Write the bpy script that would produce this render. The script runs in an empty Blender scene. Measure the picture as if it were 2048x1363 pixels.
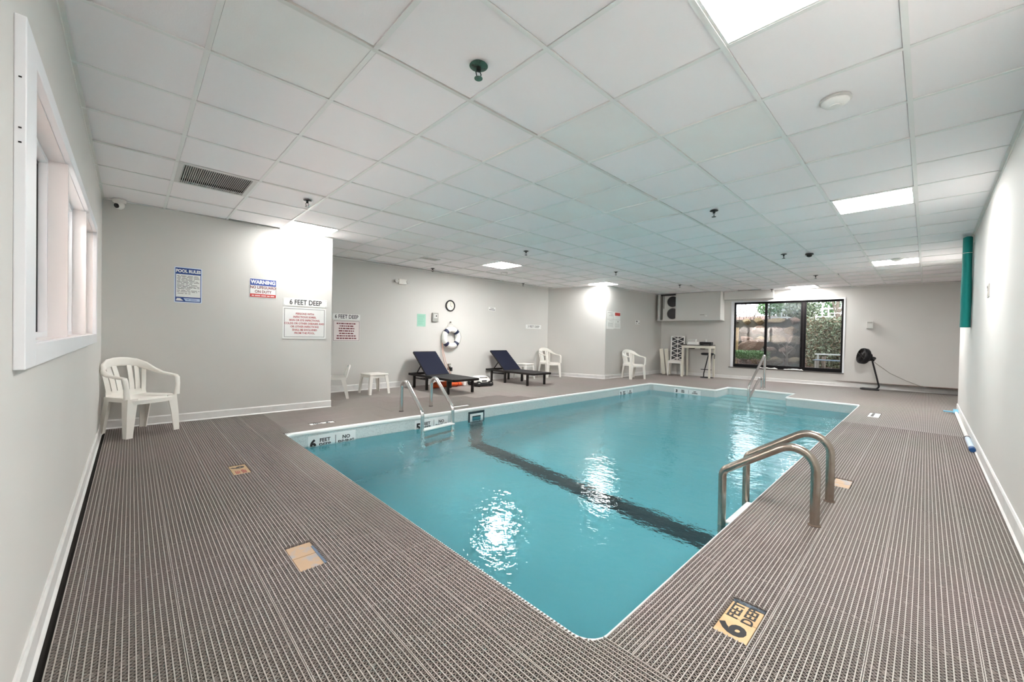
import bpy, bmesh, math, random
from mathutils import Vector, Matrix
random.seed(7)
PI = math.pi
SC = bpy.context.scene
COL = SC.collection

# ------------------------------------------------------------------ camera
CAM_H = 1.1076
YAW, PITCH, ROLL, FPX = .8067, -.0122, .0195, 793.87
cy, sy = math.cos(YAW), math.sin(YAW)
fwd = Vector((cy*math.cos(PITCH), sy*math.cos(PITCH), math.sin(PITCH)))
r0 = Vector((sy, -cy, 0)); u0 = r0.cross(fwd)
rgt = math.cos(ROLL)*r0 + math.sin(ROLL)*u0
upv = -math.sin(ROLL)*r0 + math.cos(ROLL)*u0
cam_d = bpy.data.cameras.new('camera'); cam_d.sensor_width = 36; cam_d.lens = FPX/2048*36
cam_d.clip_start = .02; cam_d.clip_end = 200
cam = bpy.data.objects.new('camera', cam_d); COL.objects.link(cam)
cam.matrix_world = Matrix(((rgt.x, upv.x, -fwd.x, 0), (rgt.y, upv.y, -fwd.y, 0), (rgt.z, upv.z, -fwd.z, CAM_H), (0, 0, 0, 1)))
SC.camera = cam

# ------------------------------------------------------------------ light and exposure
SKY_STRENGTH = 4.2
PANEL_STRENGTH = 34.0
CORRIDOR_WATTS = 190
w = bpy.data.worlds.new('sky'); SC.world = w; w.use_nodes = True
bg = w.node_tree.nodes['Background']
bg.inputs[0].default_value = (.86, .92, 1.0, 1); bg.inputs[1].default_value = SKY_STRENGTH
sun_d = bpy.data.lights.new('sun', 'SUN'); sun_d.energy = .9; sun_d.angle = .12; sun_d.color = (1, .93, .82)
sun = bpy.data.objects.new('sun', sun_d); COL.objects.link(sun); sun.rotation_euler = (.75, .35, .4)
SC.view_settings.view_transform = 'Standard'; SC.view_settings.look = 'None'
SC.view_settings.exposure = 0.95; SC.view_settings.gamma = 1; SC.view_settings.use_curve_mapping = False
SC.cycles.diffuse_bounces = 12; SC.cycles.glossy_bounces = 6; SC.cycles.transmission_bounces = 10; SC.cycles.max_bounces = 18; SC.cycles.transparent_max_bounces = 12
SC.cycles.sample_clamp_indirect = 45.0

# ------------------------------------------------------------------ materials
def mat(name, col, rough=.6, metal=0.0, spec=.5, noise=None, bump=None, emit=None, emit_s=0, trans=0, ior=1.45, coat=0):
    m = bpy.data.materials.new(name); m.use_nodes = True
    nt = m.node_tree; b = nt.nodes['Principled BSDF']
    c = tuple(col) + (1,)
    b.inputs['Base Color'].default_value = c
    b.inputs['Roughness'].default_value = rough
    b.inputs['Metallic'].default_value = metal
    b.inputs['Specular IOR Level'].default_value = spec
    b.inputs['IOR'].default_value = ior
    b.inputs['Transmission Weight'].default_value = trans
    b.inputs['Coat Weight'].default_value = coat
    if emit: b.inputs['Emission Color'].default_value = tuple(emit)+(1,); b.inputs['Emission Strength'].default_value = emit_s
    if noise or bump:
        tc = nt.nodes.new('ShaderNodeTexCoord')
        if noise:
            sc_, col2, lo, hi = noise
            n = nt.nodes.new('ShaderNodeTexNoise'); n.inputs['Scale'].default_value = sc_; n.inputs['Detail'].default_value = 5
            nt.links.new(tc.outputs['Object'], n.inputs['Vector'])
            r = nt.nodes.new('ShaderNodeValToRGB')
            r.color_ramp.elements[0].position = lo; r.color_ramp.elements[1].position = hi
            r.color_ramp.elements[0].color = c; r.color_ramp.elements[1].color = tuple(col2)+(1,)
            nt.links.new(n.outputs['Fac'], r.inputs['Fac']); nt.links.new(r.outputs['Color'], b.inputs['Base Color'])
        if bump:
            sc_, st, dist = bump
            n = nt.nodes.new('ShaderNodeTexNoise'); n.inputs['Scale'].default_value = sc_; n.inputs['Detail'].default_value = 4
            nt.links.new(tc.outputs['Object'], n.inputs['Vector'])
            bp = nt.nodes.new('ShaderNodeBump'); bp.inputs['Strength'].default_value = st; bp.inputs['Distance'].default_value = dist
            nt.links.new(n.outputs['Fac'], bp.inputs['Height']); nt.links.new(bp.outputs['Normal'], b.inputs['Normal'])
    return m
def srgb(r, g, b):
    f = lambda v: (v/255/12.92 if v/255 <= .04045 else ((v/255+.055)/1.055)**2.4)
    return (f(r), f(g), f(b))

M = {}
M['wall'] = mat('wall_paint', srgb(210, 208, 204), .75, noise=(1.3, srgb(213, 211, 207), .35, .7), bump=(60, .05, .01))
M['wall_end'] = M['wall']
M['trim'] = mat('white_trim_paint', srgb(236, 235, 232), .45)
M['casing'] = mat('window_casing_paint', srgb(232, 233, 236), .4)
M['jamb'] = mat('pink_white_jamb_paint', srgb(234, 228, 227), .45)
M['base'] = mat('vinyl_baseboard', srgb(226, 225, 223), .4, noise=(9, srgb(210, 208, 205), .5, .85))
M['ctile'] = mat('ceiling_tile_fibre', srgb(252, 247, 248), .85, noise=(2.2, srgb(250, 246, 247), .3, .75), bump=(140, .12, .004))
M['ctile_b'] = mat('ceiling_tile_fibre_aged', srgb(246, 242, 240), .85, noise=(3.0, srgb(246, 247, 246), .3, .75), bump=(140, .12, .004))
M['tbar'] = mat('grid_bar_enamel', srgb(240, 240, 238), .45)
M['tbar_o'] = mat('grid_bar_enamel_worn', srgb(228, 227, 223), .5)
M['plenum'] = mat('dark_plenum', (.02, .02, .02), .9)
def panel_mat(k): return mat('light_diffuser', (1, 1, 1), .4, emit=(1.0, .98, .96), emit_s=PANEL_STRENGTH*k)
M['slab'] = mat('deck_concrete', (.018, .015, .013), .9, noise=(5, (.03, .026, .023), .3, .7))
M['water'] = None
M['coping'] = mat('white_coping', srgb(232, 236, 234), .35)
M['plastic'] = mat('white_resin', srgb(238, 236, 231), .38, spec=.45)
M['plastic_old'] = mat('yellowed_white_resin', srgb(236, 233, 226), .4)
M['steel'] = mat('brushed_steel', (.44, .39, .34), .26, metal=1, noise=(14, (.36, .29, .23), .4, .8))
M['steel_b'] = mat('polished_steel', (.75, .74, .73), .16, metal=1)
M['black'] = mat('black_plastic', (.012, .012, .014), .4)
M['frame'] = mat('black_anodised_frame', (.008, .007, .008), .5, spec=.15)
M['dark_metal'] = mat('dark_bronze_metal', (.016, .013, .012), .45, spec=.3)
M['sling'] = mat('navy_sling_mesh', (.012, .015, .033), .7, spec=.2, bump=(700, .3, .002))
M['sling_g'] = mat('charcoal_sling_mesh', (.036, .036, .038), .7, spec=.25, bump=(700, .3, .002))
M['white'] = mat('sign_white', srgb(238, 238, 236), .4)
M['signpink'] = mat('sign_pinkish_white', srgb(236, 226, 225), .4)
M['blue'] = mat('sign_blue', srgb(38, 72, 140), .4)
M['blue2'] = mat('sign_soft_blue', srgb(66, 88, 160), .4)
M['red'] = mat('sign_red', srgb(196, 62, 56), .45)
M['redtext'] = mat('red_lettering', srgb(178, 78, 82), .5)
M['maroon'] = mat('dark_red_lettering', srgb(120, 45, 52), .5)
M['ink'] = mat('black_lettering', (.02, .02, .022), .5)
M['greyink'] = mat('grey_lettering', (.12, .12, .12), .5)
M['mint'] = mat('mint_paper', srgb(158, 205, 186), .6)
M['paper'] = mat('white_paper', srgb(236, 236, 233), .6)
M['greybox'] = mat('grey_box', srgb(168, 166, 160), .5)
M['lightgrey'] = mat('light_grey_plastic', srgb(205, 204, 200), .5)
M['navy'] = mat('navy_band', (.018, .026, .07), .5)
M['buoy'] = mat('white_buoy_vinyl', srgb(238, 238, 234), .35)
M['rope'] = mat('faded_pink_rope', srgb(222, 176, 158), .8)
M['rope_w'] = mat('white_rope', srgb(214, 212, 206), .8)
M['orange'] = mat('orange_fabric', (.75, .075, .02), .7, noise=(30, (.85, .16, .03), .3, .7), bump=(60, .6, .02))
M['teal'] = mat('teal_foam', srgb(22, 138, 132), .8, bump=(300, .15, .003))
M['lblue'] = mat('light_blue_plastic', srgb(122, 186, 214), .4)
M['dblue'] = mat('dark_blue_cap', srgb(24, 72, 124), .4)
M['cable'] = mat('grey_cable', srgb(150, 145, 138), .6)
M['wood_dark'] = mat('dark_table_top', (.045, .036, .030), .4)
M['tableleg'] = mat('cream_table_paint', srgb(226, 222, 208), .5)
M['sprk'] = mat('dark_bronze_sprinkler', (.05, .055, .05), .4, metal=.7)
M['verdigris'] = mat('verdigris_copper', srgb(84, 120, 106), .45, metal=.4, noise=(40, srgb(60, 50, 42), .45, .7))
M['vent'] = mat('vent_enamel', srgb(220, 219, 215), .5)
M['ventdark'] = mat('vent_dark_back', (.17, .165, .155), .8)
M['clockface'] = mat('clock_face', srgb(228, 222, 210), .5)
M['beige'] = mat('beige_glazed_tile', srgb(196, 168, 128), .45, noise=(11, srgb(180, 148, 110), .45, .75))
M['beige_w'] = mat('worn_beige_tile', srgb(194, 163, 132), .55, noise=(16, srgb(166, 164, 168), .5, .66))
M['whitetile'] = mat('white_depth_tile', srgb(226, 230, 230), .4)
M['skim_d'] = mat('dark_teal_skimmer', (.012, .035, .045), .4)
M['skim_t'] = mat('teal_skimmer_weir', srgb(60, 120, 132), .4)
M['ext_wall'] = mat('outside_render', srgb(190, 186, 178), .8)
M['ground'] = mat('leaf_litter_ground', (0.120, 0.066, 0.048), .95, noise=(22, (0.198, 0.120, 0.096), .35, .7), bump=(40, .6, .05))
M['rock_a'] = mat('tan_boulder', (0.19, 0.125, 0.05), .9, noise=(5, (0.10, 0.075, 0.05), .35, .7), bump=(9, .5, .06))
M['rock_b'] = mat('grey_boulder', (0.13, 0.11, 0.09), .9, noise=(5, (0.075, 0.058, 0.05), .35, .7), bump=(9, .5, .06))
M['rock_c'] = mat('reddish_boulder', (0.14, 0.075, 0.05), .9, noise=(5, (0.17, 0.115, 0.085), .35, .7), bump=(9, .5, .06))
M['bark'] = mat('pale_bark', (0.204, 0.156, 0.120), .9, noise=(14, (0.120, 0.090, 0.072), .4, .7))
M['bark_y'] = mat('yellow_brown_trunk', (0.252, 0.168, 0.072), .9, noise=(14, (0.180, 0.120, 0.060), .4, .7))
M['hedge'] = mat('hedge_leaf', (0.052, 0.126, 0.035), .6, noise=(24, (0.112, 0.210, 0.070), .35, .65))
M['ivy'] = mat('ivy_leaf', (.055, .095, .032), .42, noise=(18, (.36, .38, .27), .38, .62))
M['ivy_b'] = mat('tan_dry_leaf', (0.228, 0.156, 0.090), .6, noise=(18, (0.132, 0.096, 0.054), .35, .65))
M['soilwall'] = mat('dark_bank_soil', (0.070, 0.059, 0.042), .95)
M['twig'] = mat('dry_twigs', (0.119, 0.077, 0.063), .9)
M['fence_w'] = mat('white_fence_paint', srgb(228, 230, 226), .6)

# mats: taupe vinyl that is a little greyer in patches of wear
def mat_vinyl(name, a, b):
    m = mat(name, a, .55)
    nt = m.node_tree; p = nt.nodes['Principled BSDF']
    g = nt.nodes.new('ShaderNodeNewGeometry')
    n = nt.nodes.new('ShaderNodeTexNoise'); n.inputs['Scale'].default_value = .9; n.inputs['Detail'].default_value = 5
    r = nt.nodes.new('ShaderNodeValToRGB'); r.color_ramp.elements[0].position = .38; r.color_ramp.elements[1].position = .64
    r.color_ramp.elements[0].color = tuple(a)+(1,); r.color_ramp.elements[1].color = tuple(b)+(1,)
    nt.links.new(g.outputs['Position'], n.inputs['Vector']); nt.links.new(n.outputs['Fac'], r.inputs['Fac'])
    nt.links.new(r.outputs['Color'], p.inputs['Base Color'])
    return m
M['mat'] = mat_vinyl('taupe_vinyl_rail', srgb(170, 160, 156), srgb(165, 160, 153))
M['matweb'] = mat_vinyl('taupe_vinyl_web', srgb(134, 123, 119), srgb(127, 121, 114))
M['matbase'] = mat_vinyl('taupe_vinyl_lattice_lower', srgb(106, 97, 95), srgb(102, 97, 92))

def plaster():
    m = mat('aqua_pool_plaster', (.20, .66, .72), .6)
    nt = m.node_tree; p = nt.nodes['Principled BSDF']
    tc = nt.nodes.new('ShaderNodeTexCoord'); n = nt.nodes.new('ShaderNodeTexNoise'); n.inputs['Scale'].default_value = .7
    r = nt.nodes.new('ShaderNodeValToRGB')
    r.color_ramp.elements[0].color = (.17, .52, .59, 1); r.color_ramp.elements[1].color = (.20, .565, .635, 1)
    r.color_ramp.elements[0].position = .3; r.color_ramp.elements[1].position = .7
    nt.links.new(tc.outputs['Object'], n.inputs['Vector']); nt.links.new(n.outputs['Fac'], r.inputs['Fac'])
    nt.links.new(r.outputs['Color'], p.inputs['Base Color'])
    return m
M['plaster'] = plaster()
M['step'] = mat('pale_aqua_step', (.42, .74, .77), .6)
M['stripe'] = mat('dark_safety_stripe', (.006, .03, .04), .6)
M['band'] = mat('speckled_waterline_plaster', srgb(200, 210, 210), .6, noise=(120, srgb(165, 175, 178), .5, .72))

def water():
    m = bpy.data.materials.new('pool_water'); m.use_nodes = True
    nt = m.node_tree; nt.nodes.clear()
    out = nt.nodes.new('ShaderNodeOutputMaterial'); g = nt.nodes.new('ShaderNodeBsdfGlass')
    g.inputs['Color'].default_value = (.90, .985, .99, 1); g.inputs['Roughness'].default_value = .0; g.inputs['IOR'].default_value = 1.333
    tc = nt.nodes.new('ShaderNodeTexCoord')
    mp = nt.nodes.new('ShaderNodeMapping'); mp.inputs['Scale'].default_value = (1.0, .75, 1)
    n1 = nt.nodes.new('ShaderNodeTexNoise'); n1.inputs['Scale'].default_value = 2.6; n1.inputs['Detail'].default_value = 3
    n2 = nt.nodes.new('ShaderNodeTexNoise'); n2.inputs['Scale'].default_value = 19; n2.inputs['Detail'].default_value = 3
    nt.links.new(tc.outputs['Object'], mp.inputs['Vector'])
    nt.links.new(mp.outputs['Vector'], n1.inputs['Vector']); nt.links.new(mp.outputs['Vector'], n2.inputs['Vector'])
    b1 = nt.nodes.new('ShaderNodeBump'); b1.inputs['Strength'].default_value = .30; b1.inputs['Distance'].default_value = .045
    b2 = nt.nodes.new('ShaderNodeBump'); b2.inputs['Strength'].default_value = .36; b2.inputs['Distance'].default_value = .011
    nt.links.new(n1.outputs['Fac'], b1.inputs['Height']); nt.links.new(n2.outputs['Fac'], b2.inputs['Height'])
    nt.links.new(b1.outputs['Normal'], b2.inputs['Normal']); nt.links.new(b2.outputs['Normal'], g.inputs['Normal'])
    nt.links.new(g.outputs[0], out.inputs[0])
    return m
M['water'] = water()

def thin_glass(name, tint, haze=0.0):
    m = bpy.data.materials.new(name); m.use_nodes = True
    nt = m.node_tree; nt.nodes.clear()
    out = nt.nodes.new('ShaderNodeOutputMaterial')
    t = nt.nodes.new('ShaderNodeBsdfTransparent'); t.inputs[0].default_value = tuple(tint)+(1,)
    gl = nt.nodes.new('ShaderNodeBsdfGlossy'); gl.inputs['Roughness'].default_value = .02
    fr = nt.nodes.new('ShaderNodeFresnel'); fr.inputs[0].default_value = 1.45
    mx = nt.nodes.new('ShaderNodeMixShader')
    nt.links.new(fr.outputs[0], mx.inputs[0]); nt.links.new(t.outputs[0], mx.inputs[1]); nt.links.new(gl.outputs[0], mx.inputs[2])
    last = mx
    if haze:
        d = nt.nodes.new('ShaderNodeBsdfDiffuse'); d.inputs[0].default_value = (.55, .55, .6, 1)
        m2 = nt.nodes.new('ShaderNodeMixShader'); m2.inputs[0].default_value = haze
        nt.links.new(mx.outputs[0], m2.inputs[1]); nt.links.new(d.outputs[0], m2.inputs[2]); last = m2
    nt.links.new(last.outputs[0], out.inputs[0])
    return m
M['glass'] = thin_glass('window_glass', (.95, .97, .96))
M['screen'] = thin_glass('insect_screen', (.88, .88, .90), .20)

# ------------------------------------------------------------------ mesh helpers
def fillet(pts, rads, seg=7):
    pts = [Vector(p) for p in pts]; out = [pts[0]]
    for i in range(1, len(pts)-1):
        a, b, c = pts[i-1], pts[i], pts[i+1]
        r = rads[i-1] if isinstance(rads, (list, tuple)) else rads
        d1 = (a-b).normalized(); d2 = (c-b).normalized()
        ang = d1.angle(d2)
        if r <= 0 or ang > PI-.01: out.append(b); continue
        t = min(r/math.tan(ang/2), (a-b).length*.49, (c-b).length*.49)
        r_ = t*math.tan(ang/2)
        ctr = b + (d1+d2).normalized()*(r_/math.sin(ang/2))
        p1, p2 = b+d1*t, b+d2*t
        v1, v2 = p1-ctr, p2-ctr
        tot = v1.angle(v2)
        for k in range(seg+1):
            f = k/seg
            out.append(ctr + (v1*math.sin((1-f)*tot)+v2*math.sin(f*tot))/math.sin(tot))
    out.append(pts[-1]); return out

class MB:
    def __init__(s): s.v = []; s.f = []
    def _add(s, vs, fs):
        o = len(s.v); s.v += [tuple(v) for v in vs]; s.f += [tuple(o+i for i in f) for f in fs]; return s
    def box(s, x0, x1, y0, y1, z0, z1):
        return s._add([(x0,y0,z0),(x1,y0,z0),(x1,y1,z0),(x0,y1,z0),(x0,y0,z1),(x1,y0,z1),(x1,y1,z1),(x0,y1,z1)],
                      [(0,3,2,1),(4,5,6,7),(0,1,5,4),(1,2,6,5),(2,3,7,6),(3,0,4,7)])
    def obox(s, c, size, R=None):
        R = R or Matrix.Identity(3); c = Vector(c); h = [x/2 for x in size]
        vs = [c + R @ Vector((sx*h[0], sy_*h[1], sz*h[2])) for sz in (-1,1) for sx, sy_ in ((-1,-1),(1,-1),(1,1),(-1,1))]
        return s._add(vs, [(0,3,2,1),(4,5,6,7),(0,1,5,4),(1,2,6,5),(2,3,7,6),(3,0,4,7)])
    def loft(s, rings, cap=True, close=False):
        n = len(rings[0]); vs = [p for r in rings for p in r]; fs = []
        m = len(rings)
        for i in range(m if close else m-1):
            a, b = i*n, ((i+1) % m)*n
            for k in range(n): fs.append((a+k, a+(k+1) % n, b+(k+1) % n, b+k))
        if cap and not close: fs.append(tuple(range(n-1, -1, -1))); fs.append(tuple((m-1)*n+k for k in range(n)))
        return s._add(vs, fs)
    def bar(s, a, b, w, t, up=(0,0,1)):
        a, b = Vector(a), Vector(b); d = (b-a).normalized(); x = d.cross(Vector(up))
        if x.length < 1e-4: x = d.cross(Vector((1,0,0)))
        x.normalize(); y = x.cross(d)
        q = lambda c: [c-x*w/2-y*t/2, c+x*w/2-y*t/2, c+x*w/2+y*t/2, c-x*w/2+y*t/2]
        return s.loft([q(a), q(b)])
    def tube(s, pts, r, n=10, close=False):
        pts = [Vector(p) for p in pts]; m = len(pts); rings = []; pn = None
        for i, p in enumerate(pts):
            if close: t = (pts[(i+1) % m]-pts[i-1]).normalized()
            else: t = (pts[min(i+1, m-1)]-pts[max(i-1, 0)]).normalized()
            if pn is None:
                ref = Vector((0,0,1)) if abs(t.z) < .9 else Vector((1,0,0))
                pn = t.cross(ref).normalized()
            pn = (pn - t*pn.dot(t)).normalized(); b = t.cross(pn)
            rr = r[i] if isinstance(r, (list, tuple)) else r
            rings.append([p + (pn*math.cos(2*PI*k/n)+b*math.sin(2*PI*k/n))*rr for k in range(n)])
        return s.loft(rings, cap=not close, close=close)
    def lathe(s, prof, n=20, M4=None, ring=False):
        M4 = M4 or Matrix.Identity(4)
        rings = [[M4 @ Vector((r*math.cos(2*PI*k/n), r*math.sin(2*PI*k/n), z)) for k in range(n)] for r, z in prof]
        return s.loft(rings, cap=not ring, close=ring)
    def prism(s, poly, z0, z1):
        return s.loft([[(x, y, z0) for x, y in poly], [(x, y, z1) for x, y in poly]])
    def xprism(s, poly, x0, x1):   # polygon in y,z extruded along x
        return s.loft([[(x0, y, z) for y, z in poly], [(x1, y, z) for y, z in poly]])
    def yprism(s, poly, y0, y1):   # polygon in x,z extruded along y
        return s.loft([[(x, y0, z) for x, z in poly], [(x, y1, z) for x, z in poly]])
    def quad(s, a, b, c, d): return s._add([a, b, c, d], [(0,1,2,3)])
    def mesh(s, name, m, smooth=None):
        me = bpy.data.meshes.new(name); me.from_pydata(s.v, [], s.f); me.validate()
        bm = bmesh.new(); bm.from_mesh(me); bmesh.ops.recalc_face_normals(bm, faces=bm.faces); bm.to_mesh(me); bm.free()
        me.materials.append(m)
        if smooth is not None:
            for p in me.polygons: p.use_smooth = True
            me.set_sharp_from_angle(angle=math.radians(smooth))
        return me
    def build(s, name, m, parent=None, smooth=None, bevel=0, loc=(0,0,0), rz=0):
        o = bpy.data.objects.new(name, s.mesh(name, m, smooth)); COL.objects.link(o)
        o.location = loc; o.rotation_euler = (0, 0, rz)
        if parent is not None: o.parent = parent
        if bevel:
            bv = o.modifiers.new('bevel', 'BEVEL'); bv.width = bevel; bv.segments = 2; bv.limit_method = 'ANGLE'; bv.angle_limit = math.radians(40)
        return o

def tag(o, label, cat, group=None, kind=None):
    o['label'] = label; o['category'] = cat
    if group: o['group'] = group
    if kind: o['kind'] = kind
    return o
def thing(name, label, cat, loc=(0,0,0), rz=0, group=None):
    o = bpy.data.objects.new(name, None); COL.objects.link(o); o.empty_display_size = .1
    o.location = loc; o.rotation_euler = (0, 0, rz)
    return tag(o, label, cat, group)
def struct(name, label=None):
    o = bpy.data.objects.new(name, None); COL.objects.link(o); o.empty_display_size = .1
    o['kind'] = 'structure'
    if label: o['label'] = label
    return o
def structure(o, label=None):
    o['kind'] = 'structure'
    if label: o['label'] = label
    return o
def children(o): return [c for c in COL.objects if c.parent == o]
def dup(root, loc, rz, label, group=None):
    r = root.copy(); COL.objects.link(r); r.location = loc; r.rotation_euler = (0, 0, rz); r['label'] = label
    if group: r['group'] = group
    for ch in children(root):
        c = ch.copy(); COL.objects.link(c); c.parent = r
        for g in children(ch):
            d = g.copy(); COL.objects.link(d); d.parent = c
    return r
def text(body, size, m, parent, loc, rot=(PI/2, 0, 0), align='CENTER', bold=0.0, sx=1.0, name='lettering', extrude=.0006, line=1.0):
    c = bpy.data.curves.new(name, 'FONT'); c.body = body; c.size = size; c.align_x = align; c.align_y = 'CENTER'
    c.extrude = extrude; c.offset = bold; c.space_line = line; c.resolution_u = 3
    c.materials.append(m)
    o = bpy.data.objects.new(name, c); COL.objects.link(o); o.parent = parent
    o.location = loc; o.rotation_euler = rot; o.scale = (sx, 1, 1)
    return o

# ------------------------------------------------------------------ room dimensions
CZ = 2.5108
XL, YR, YS, XS, YA = -.2393, -.3907, 6.2096, 2.157, 7.597
XA, XP, YP = 8.70, 9.215, 5.983
YS2 = 6.145                                  # the wall with the signs ends a little nearer
WA = Vector((12.45, YP, 0)); WD = Vector((.11687741, -.99314635, 0)); WN = Vector((-.99314635, -.11687741, 0))
WRZ = math.atan2(WD.y, WD.x)
XRE, YRE = 10.12, -1.62                      # right wall ends here, a recess lies beyond
def WW(s, out, z=0): p = WA + WD*s + WN*out; return Vector((p.x, p.y, z))
def xw(y): return WA.x + (YP-y)*.11768
def xwall_max(y):
    if y > YP: return XA + (YA-y)*(XP-XA)/(YA-YP)
    return xw(y)
TOP = CZ + .10
POOL = dict(x0=1.196, y0=.793, y1=4.837, x1=9.54, sx=10.367, s0=1.90, s1=3.283)
def inside_room(x, y):
    if x < XL or y > YA: return False
    if x < XS and y > YS + (x-XL)*(YS2-YS)/(XS-XL): return False
    if y < YR and (x < XRE or y < YRE): return False
    return x < xwall_max(y)
def in_pool(x, y, o=0.0):
    P = POOL
    if P['x0']+o < x < P['x1']-o and P['y0']+o < y < P['y1']-o:
        r = .10
        dx = max(P['x0']+o+r-x, 0); dy = max(P['y0']+o+r-y, 0)
        return not (dx > 0 and dy > 0 and math.hypot(dx, dy) > r)
    return P['x1']-o <= x < P['sx']-o and P['s0']+o < y < P['s1']-o

# ------------------------------------------------------------------ walls
def wall_run(name, pts, th=.14, z0=-.1, z1=TOP, m=None):
    """solid wall along a run of points whose room side is on the left of the direction of travel"""
    b = MB()
    n = len(pts); P = [Vector((p[0], p[1], 0)) for p in pts]; off = []
    for i in range(n):
        ns = []
        if i > 0: d = (P[i]-P[i-1]).normalized(); ns.append(Vector((d.y, -d.x, 0)))
        if i < n-1: d = (P[i+1]-P[i]).normalized(); ns.append(Vector((d.y, -d.x, 0)))
        a = sum(ns, Vector()) ; a.normalize(); k = th/max(a.dot(ns[0]), .3); off.append(P[i]+a*k)
    poly = [(p.x, p.y) for p in P] + [(p.x, p.y) for p in reversed(off)]
    b.prism(poly, z0, z1)
    return structure(b.build(name, m or M['wall']))
# left wall with its window opening
OY0, OY1, OZ0, OZ1 = 1.905, 4.86, 1.05, 1.915
b = MB(); x0, x1 = XL-.20, XL
b.box(x0, x1, YR-.14, OY0, -.1, TOP); b.box(x0, x1, OY1, YS+.14, -.1, TOP)
b.box(x0, x1, OY0, OY1, -.1, OZ0); b.box(x0, x1, OY0, OY1, OZ1, TOP)
structure(b.build('wall_left', M['wall']))
b = MB(); b.box(XL-.2, XRE, YR-.14, YR, -.1, TOP); b.box(XRE-.14, XRE, YRE-.14, YR-.14, -.1, TOP)
structure(b.build('wall_right', M['wall'], bevel=.012))
b = MB(); b.prism([(XL-.2, YS), (XS-.0, YS2), (XS, YA+.14), (XS-.16, YA+.14), (XS-.16, YS2+.14), (XL-.2, YS+.14)], -.1, TOP)
structure(b.build('wall_sign_side', M['wall'], bevel=.008))
wall_run('wall_alcove', [(XA, YA), (XS-.05, YA)])
b = MB(); b.prism([(XA, YA), (XP, YP), (xw(YP)+.1, YP), (xw(YP)+.1, YP+.16), (XP+.14, YP+.16), (XA+.14, YA+.14), (XA, YA+.14)], -.1, TOP)
structure(b.build('wall_pillar_side', M['wall'], bevel=.008))
# window wall (local frame: x along wall, y away from the room)
WS0, WS1, WZ0, WZ1 = 2.075, 4.56, .335, 2.215
b = MB(); b.box(-.02, WS0, 0, .22, -.1, TOP); b.box(WS1, 7.75, 0, .22, -.1, TOP); b.box(WS0, WS1, 0, .22, -.1, WZ0); b.box(WS0, WS1, 0, .22, WZ1, TOP)
structure(b.build('wall_back', M['wall'], loc=WA, rz=WRZ))
b = MB(); b.box(XRE-.14, 13.6, YRE-.14, YRE, -.1, TOP); structure(b.build('wall_recess', M['wall']))

# baseboards
def baseboard(name, a, c, h=.10, t=.012, m=None):
    a, c = Vector(a), Vector(c); d = (c-a); L = d.length; d.normalize()
    bb = MB(); bb.xprism([(0, 0), (0, h), (-t*.5, h), (-t, h-.012), (-t, .015), (-t-.010, .004), (-t-.010, 0)], 0, L)
    return structure(bb.build(name, m or M['base'], loc=(a.x, a.y, 0), rz=math.atan2(d.y, d.x)))
baseboard('baseboard_left', (XL, -.39), (XL, YS))
baseboard('baseboard_sign_side', (XL, YS), (XS, YS2))
baseboard('baseboard_sign_end', (XS+.001, YS2+1.44), (XS+.001, YS2)) if False else None
baseboard('baseboard_alcove', (XS, YA), (XA, YA), h=.12)
baseboard('baseboard_pillar', (XA, YA), (XP, YP))
baseboard('baseboard_pillar_side', (XP, YP), (12.45, YP))
p0, p1 = WW(0, 0), WW(7.6, 0); baseboard('baseboard_back', (p0.x, p0.y), (p1.x, p1.y), h=.09)
baseboard('baseboard_right', (XRE, YR), (XL, YR), h=.115)
# perimeter angle under the ceiling
def angle_trim(n, a, c):
    a, c = Vector(a), Vector(c); d = c-a; L = d.length
    bb = MB(); bb.xprism([(0, -.022), (0, .002), (-.02, .002), (-.02, 0), (-.002, 0), (-.002, -.022)], 0, L)
    return structure(bb.build('trim_%d' % n, M['tbar_o'], loc=(a.x, a.y, CZ), rz=math.atan2(d.y, d.x)))
for n, (a, c) in enumerate([((XL, YR), (XL, YS)), ((XL, YS), (XS, YS2)), ((XS, YA), (XA, YA)), ((XA, YA), (XP, YP)), ((XP, YP), (12.45, YP)),
                            ((p0.x, p0.y), (p1.x, p1.y)), ((XRE, YR), (XL, YR))], 1): angle_trim(n, a, c)

# ------------------------------------------------------------------ ceiling
ceiling = struct('ceiling', 'white suspended ceiling of square tiles in a metal grid')
b = MB(); b.box(-.6, 14, -1.9, 8, CZ+.10, CZ+.2); b.build('upper_slab', M['plenum'], ceiling)
GU, GV, SU, SV = .8625, 1.9245, .596, .6096
def gx(u): return GU+SU*u
def gy(v): return GV+SV*v
PANELS = [(1,-3), (7,-3), (14,-3), (1,6), (7,6), (13,6), (19,0)]
VENTS = {(-1,4): 'near'}
def y_ext(x):
    ymin = YR if x < XRE else YRE
    if x < XS: ymax = YS + (x-XL)*(YS2-YS)/(XS-XL)
    elif x < XA: ymax = YA
    elif x < XP: ymax = YA - (x-XA)*(YA-YP)/(XP-XA)
    else: ymax = YP
    return ymin, ymax
def clip_cell(x0, x1, y0, y1):
    xs = [x0+(x1-x0)*k/8 for k in range(9)]; ys = [y0+(y1-y0)*k/8 for k in range(9)]
    px = [x for x in xs if any(inside_room(x, y) for y in ys)]; py = [y for y in ys if any(inside_room(x, y) for x in xs)]
    if not px or not py: return None
    return (min(px), max(px), min(py), max(py))
full_tile = {}
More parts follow.
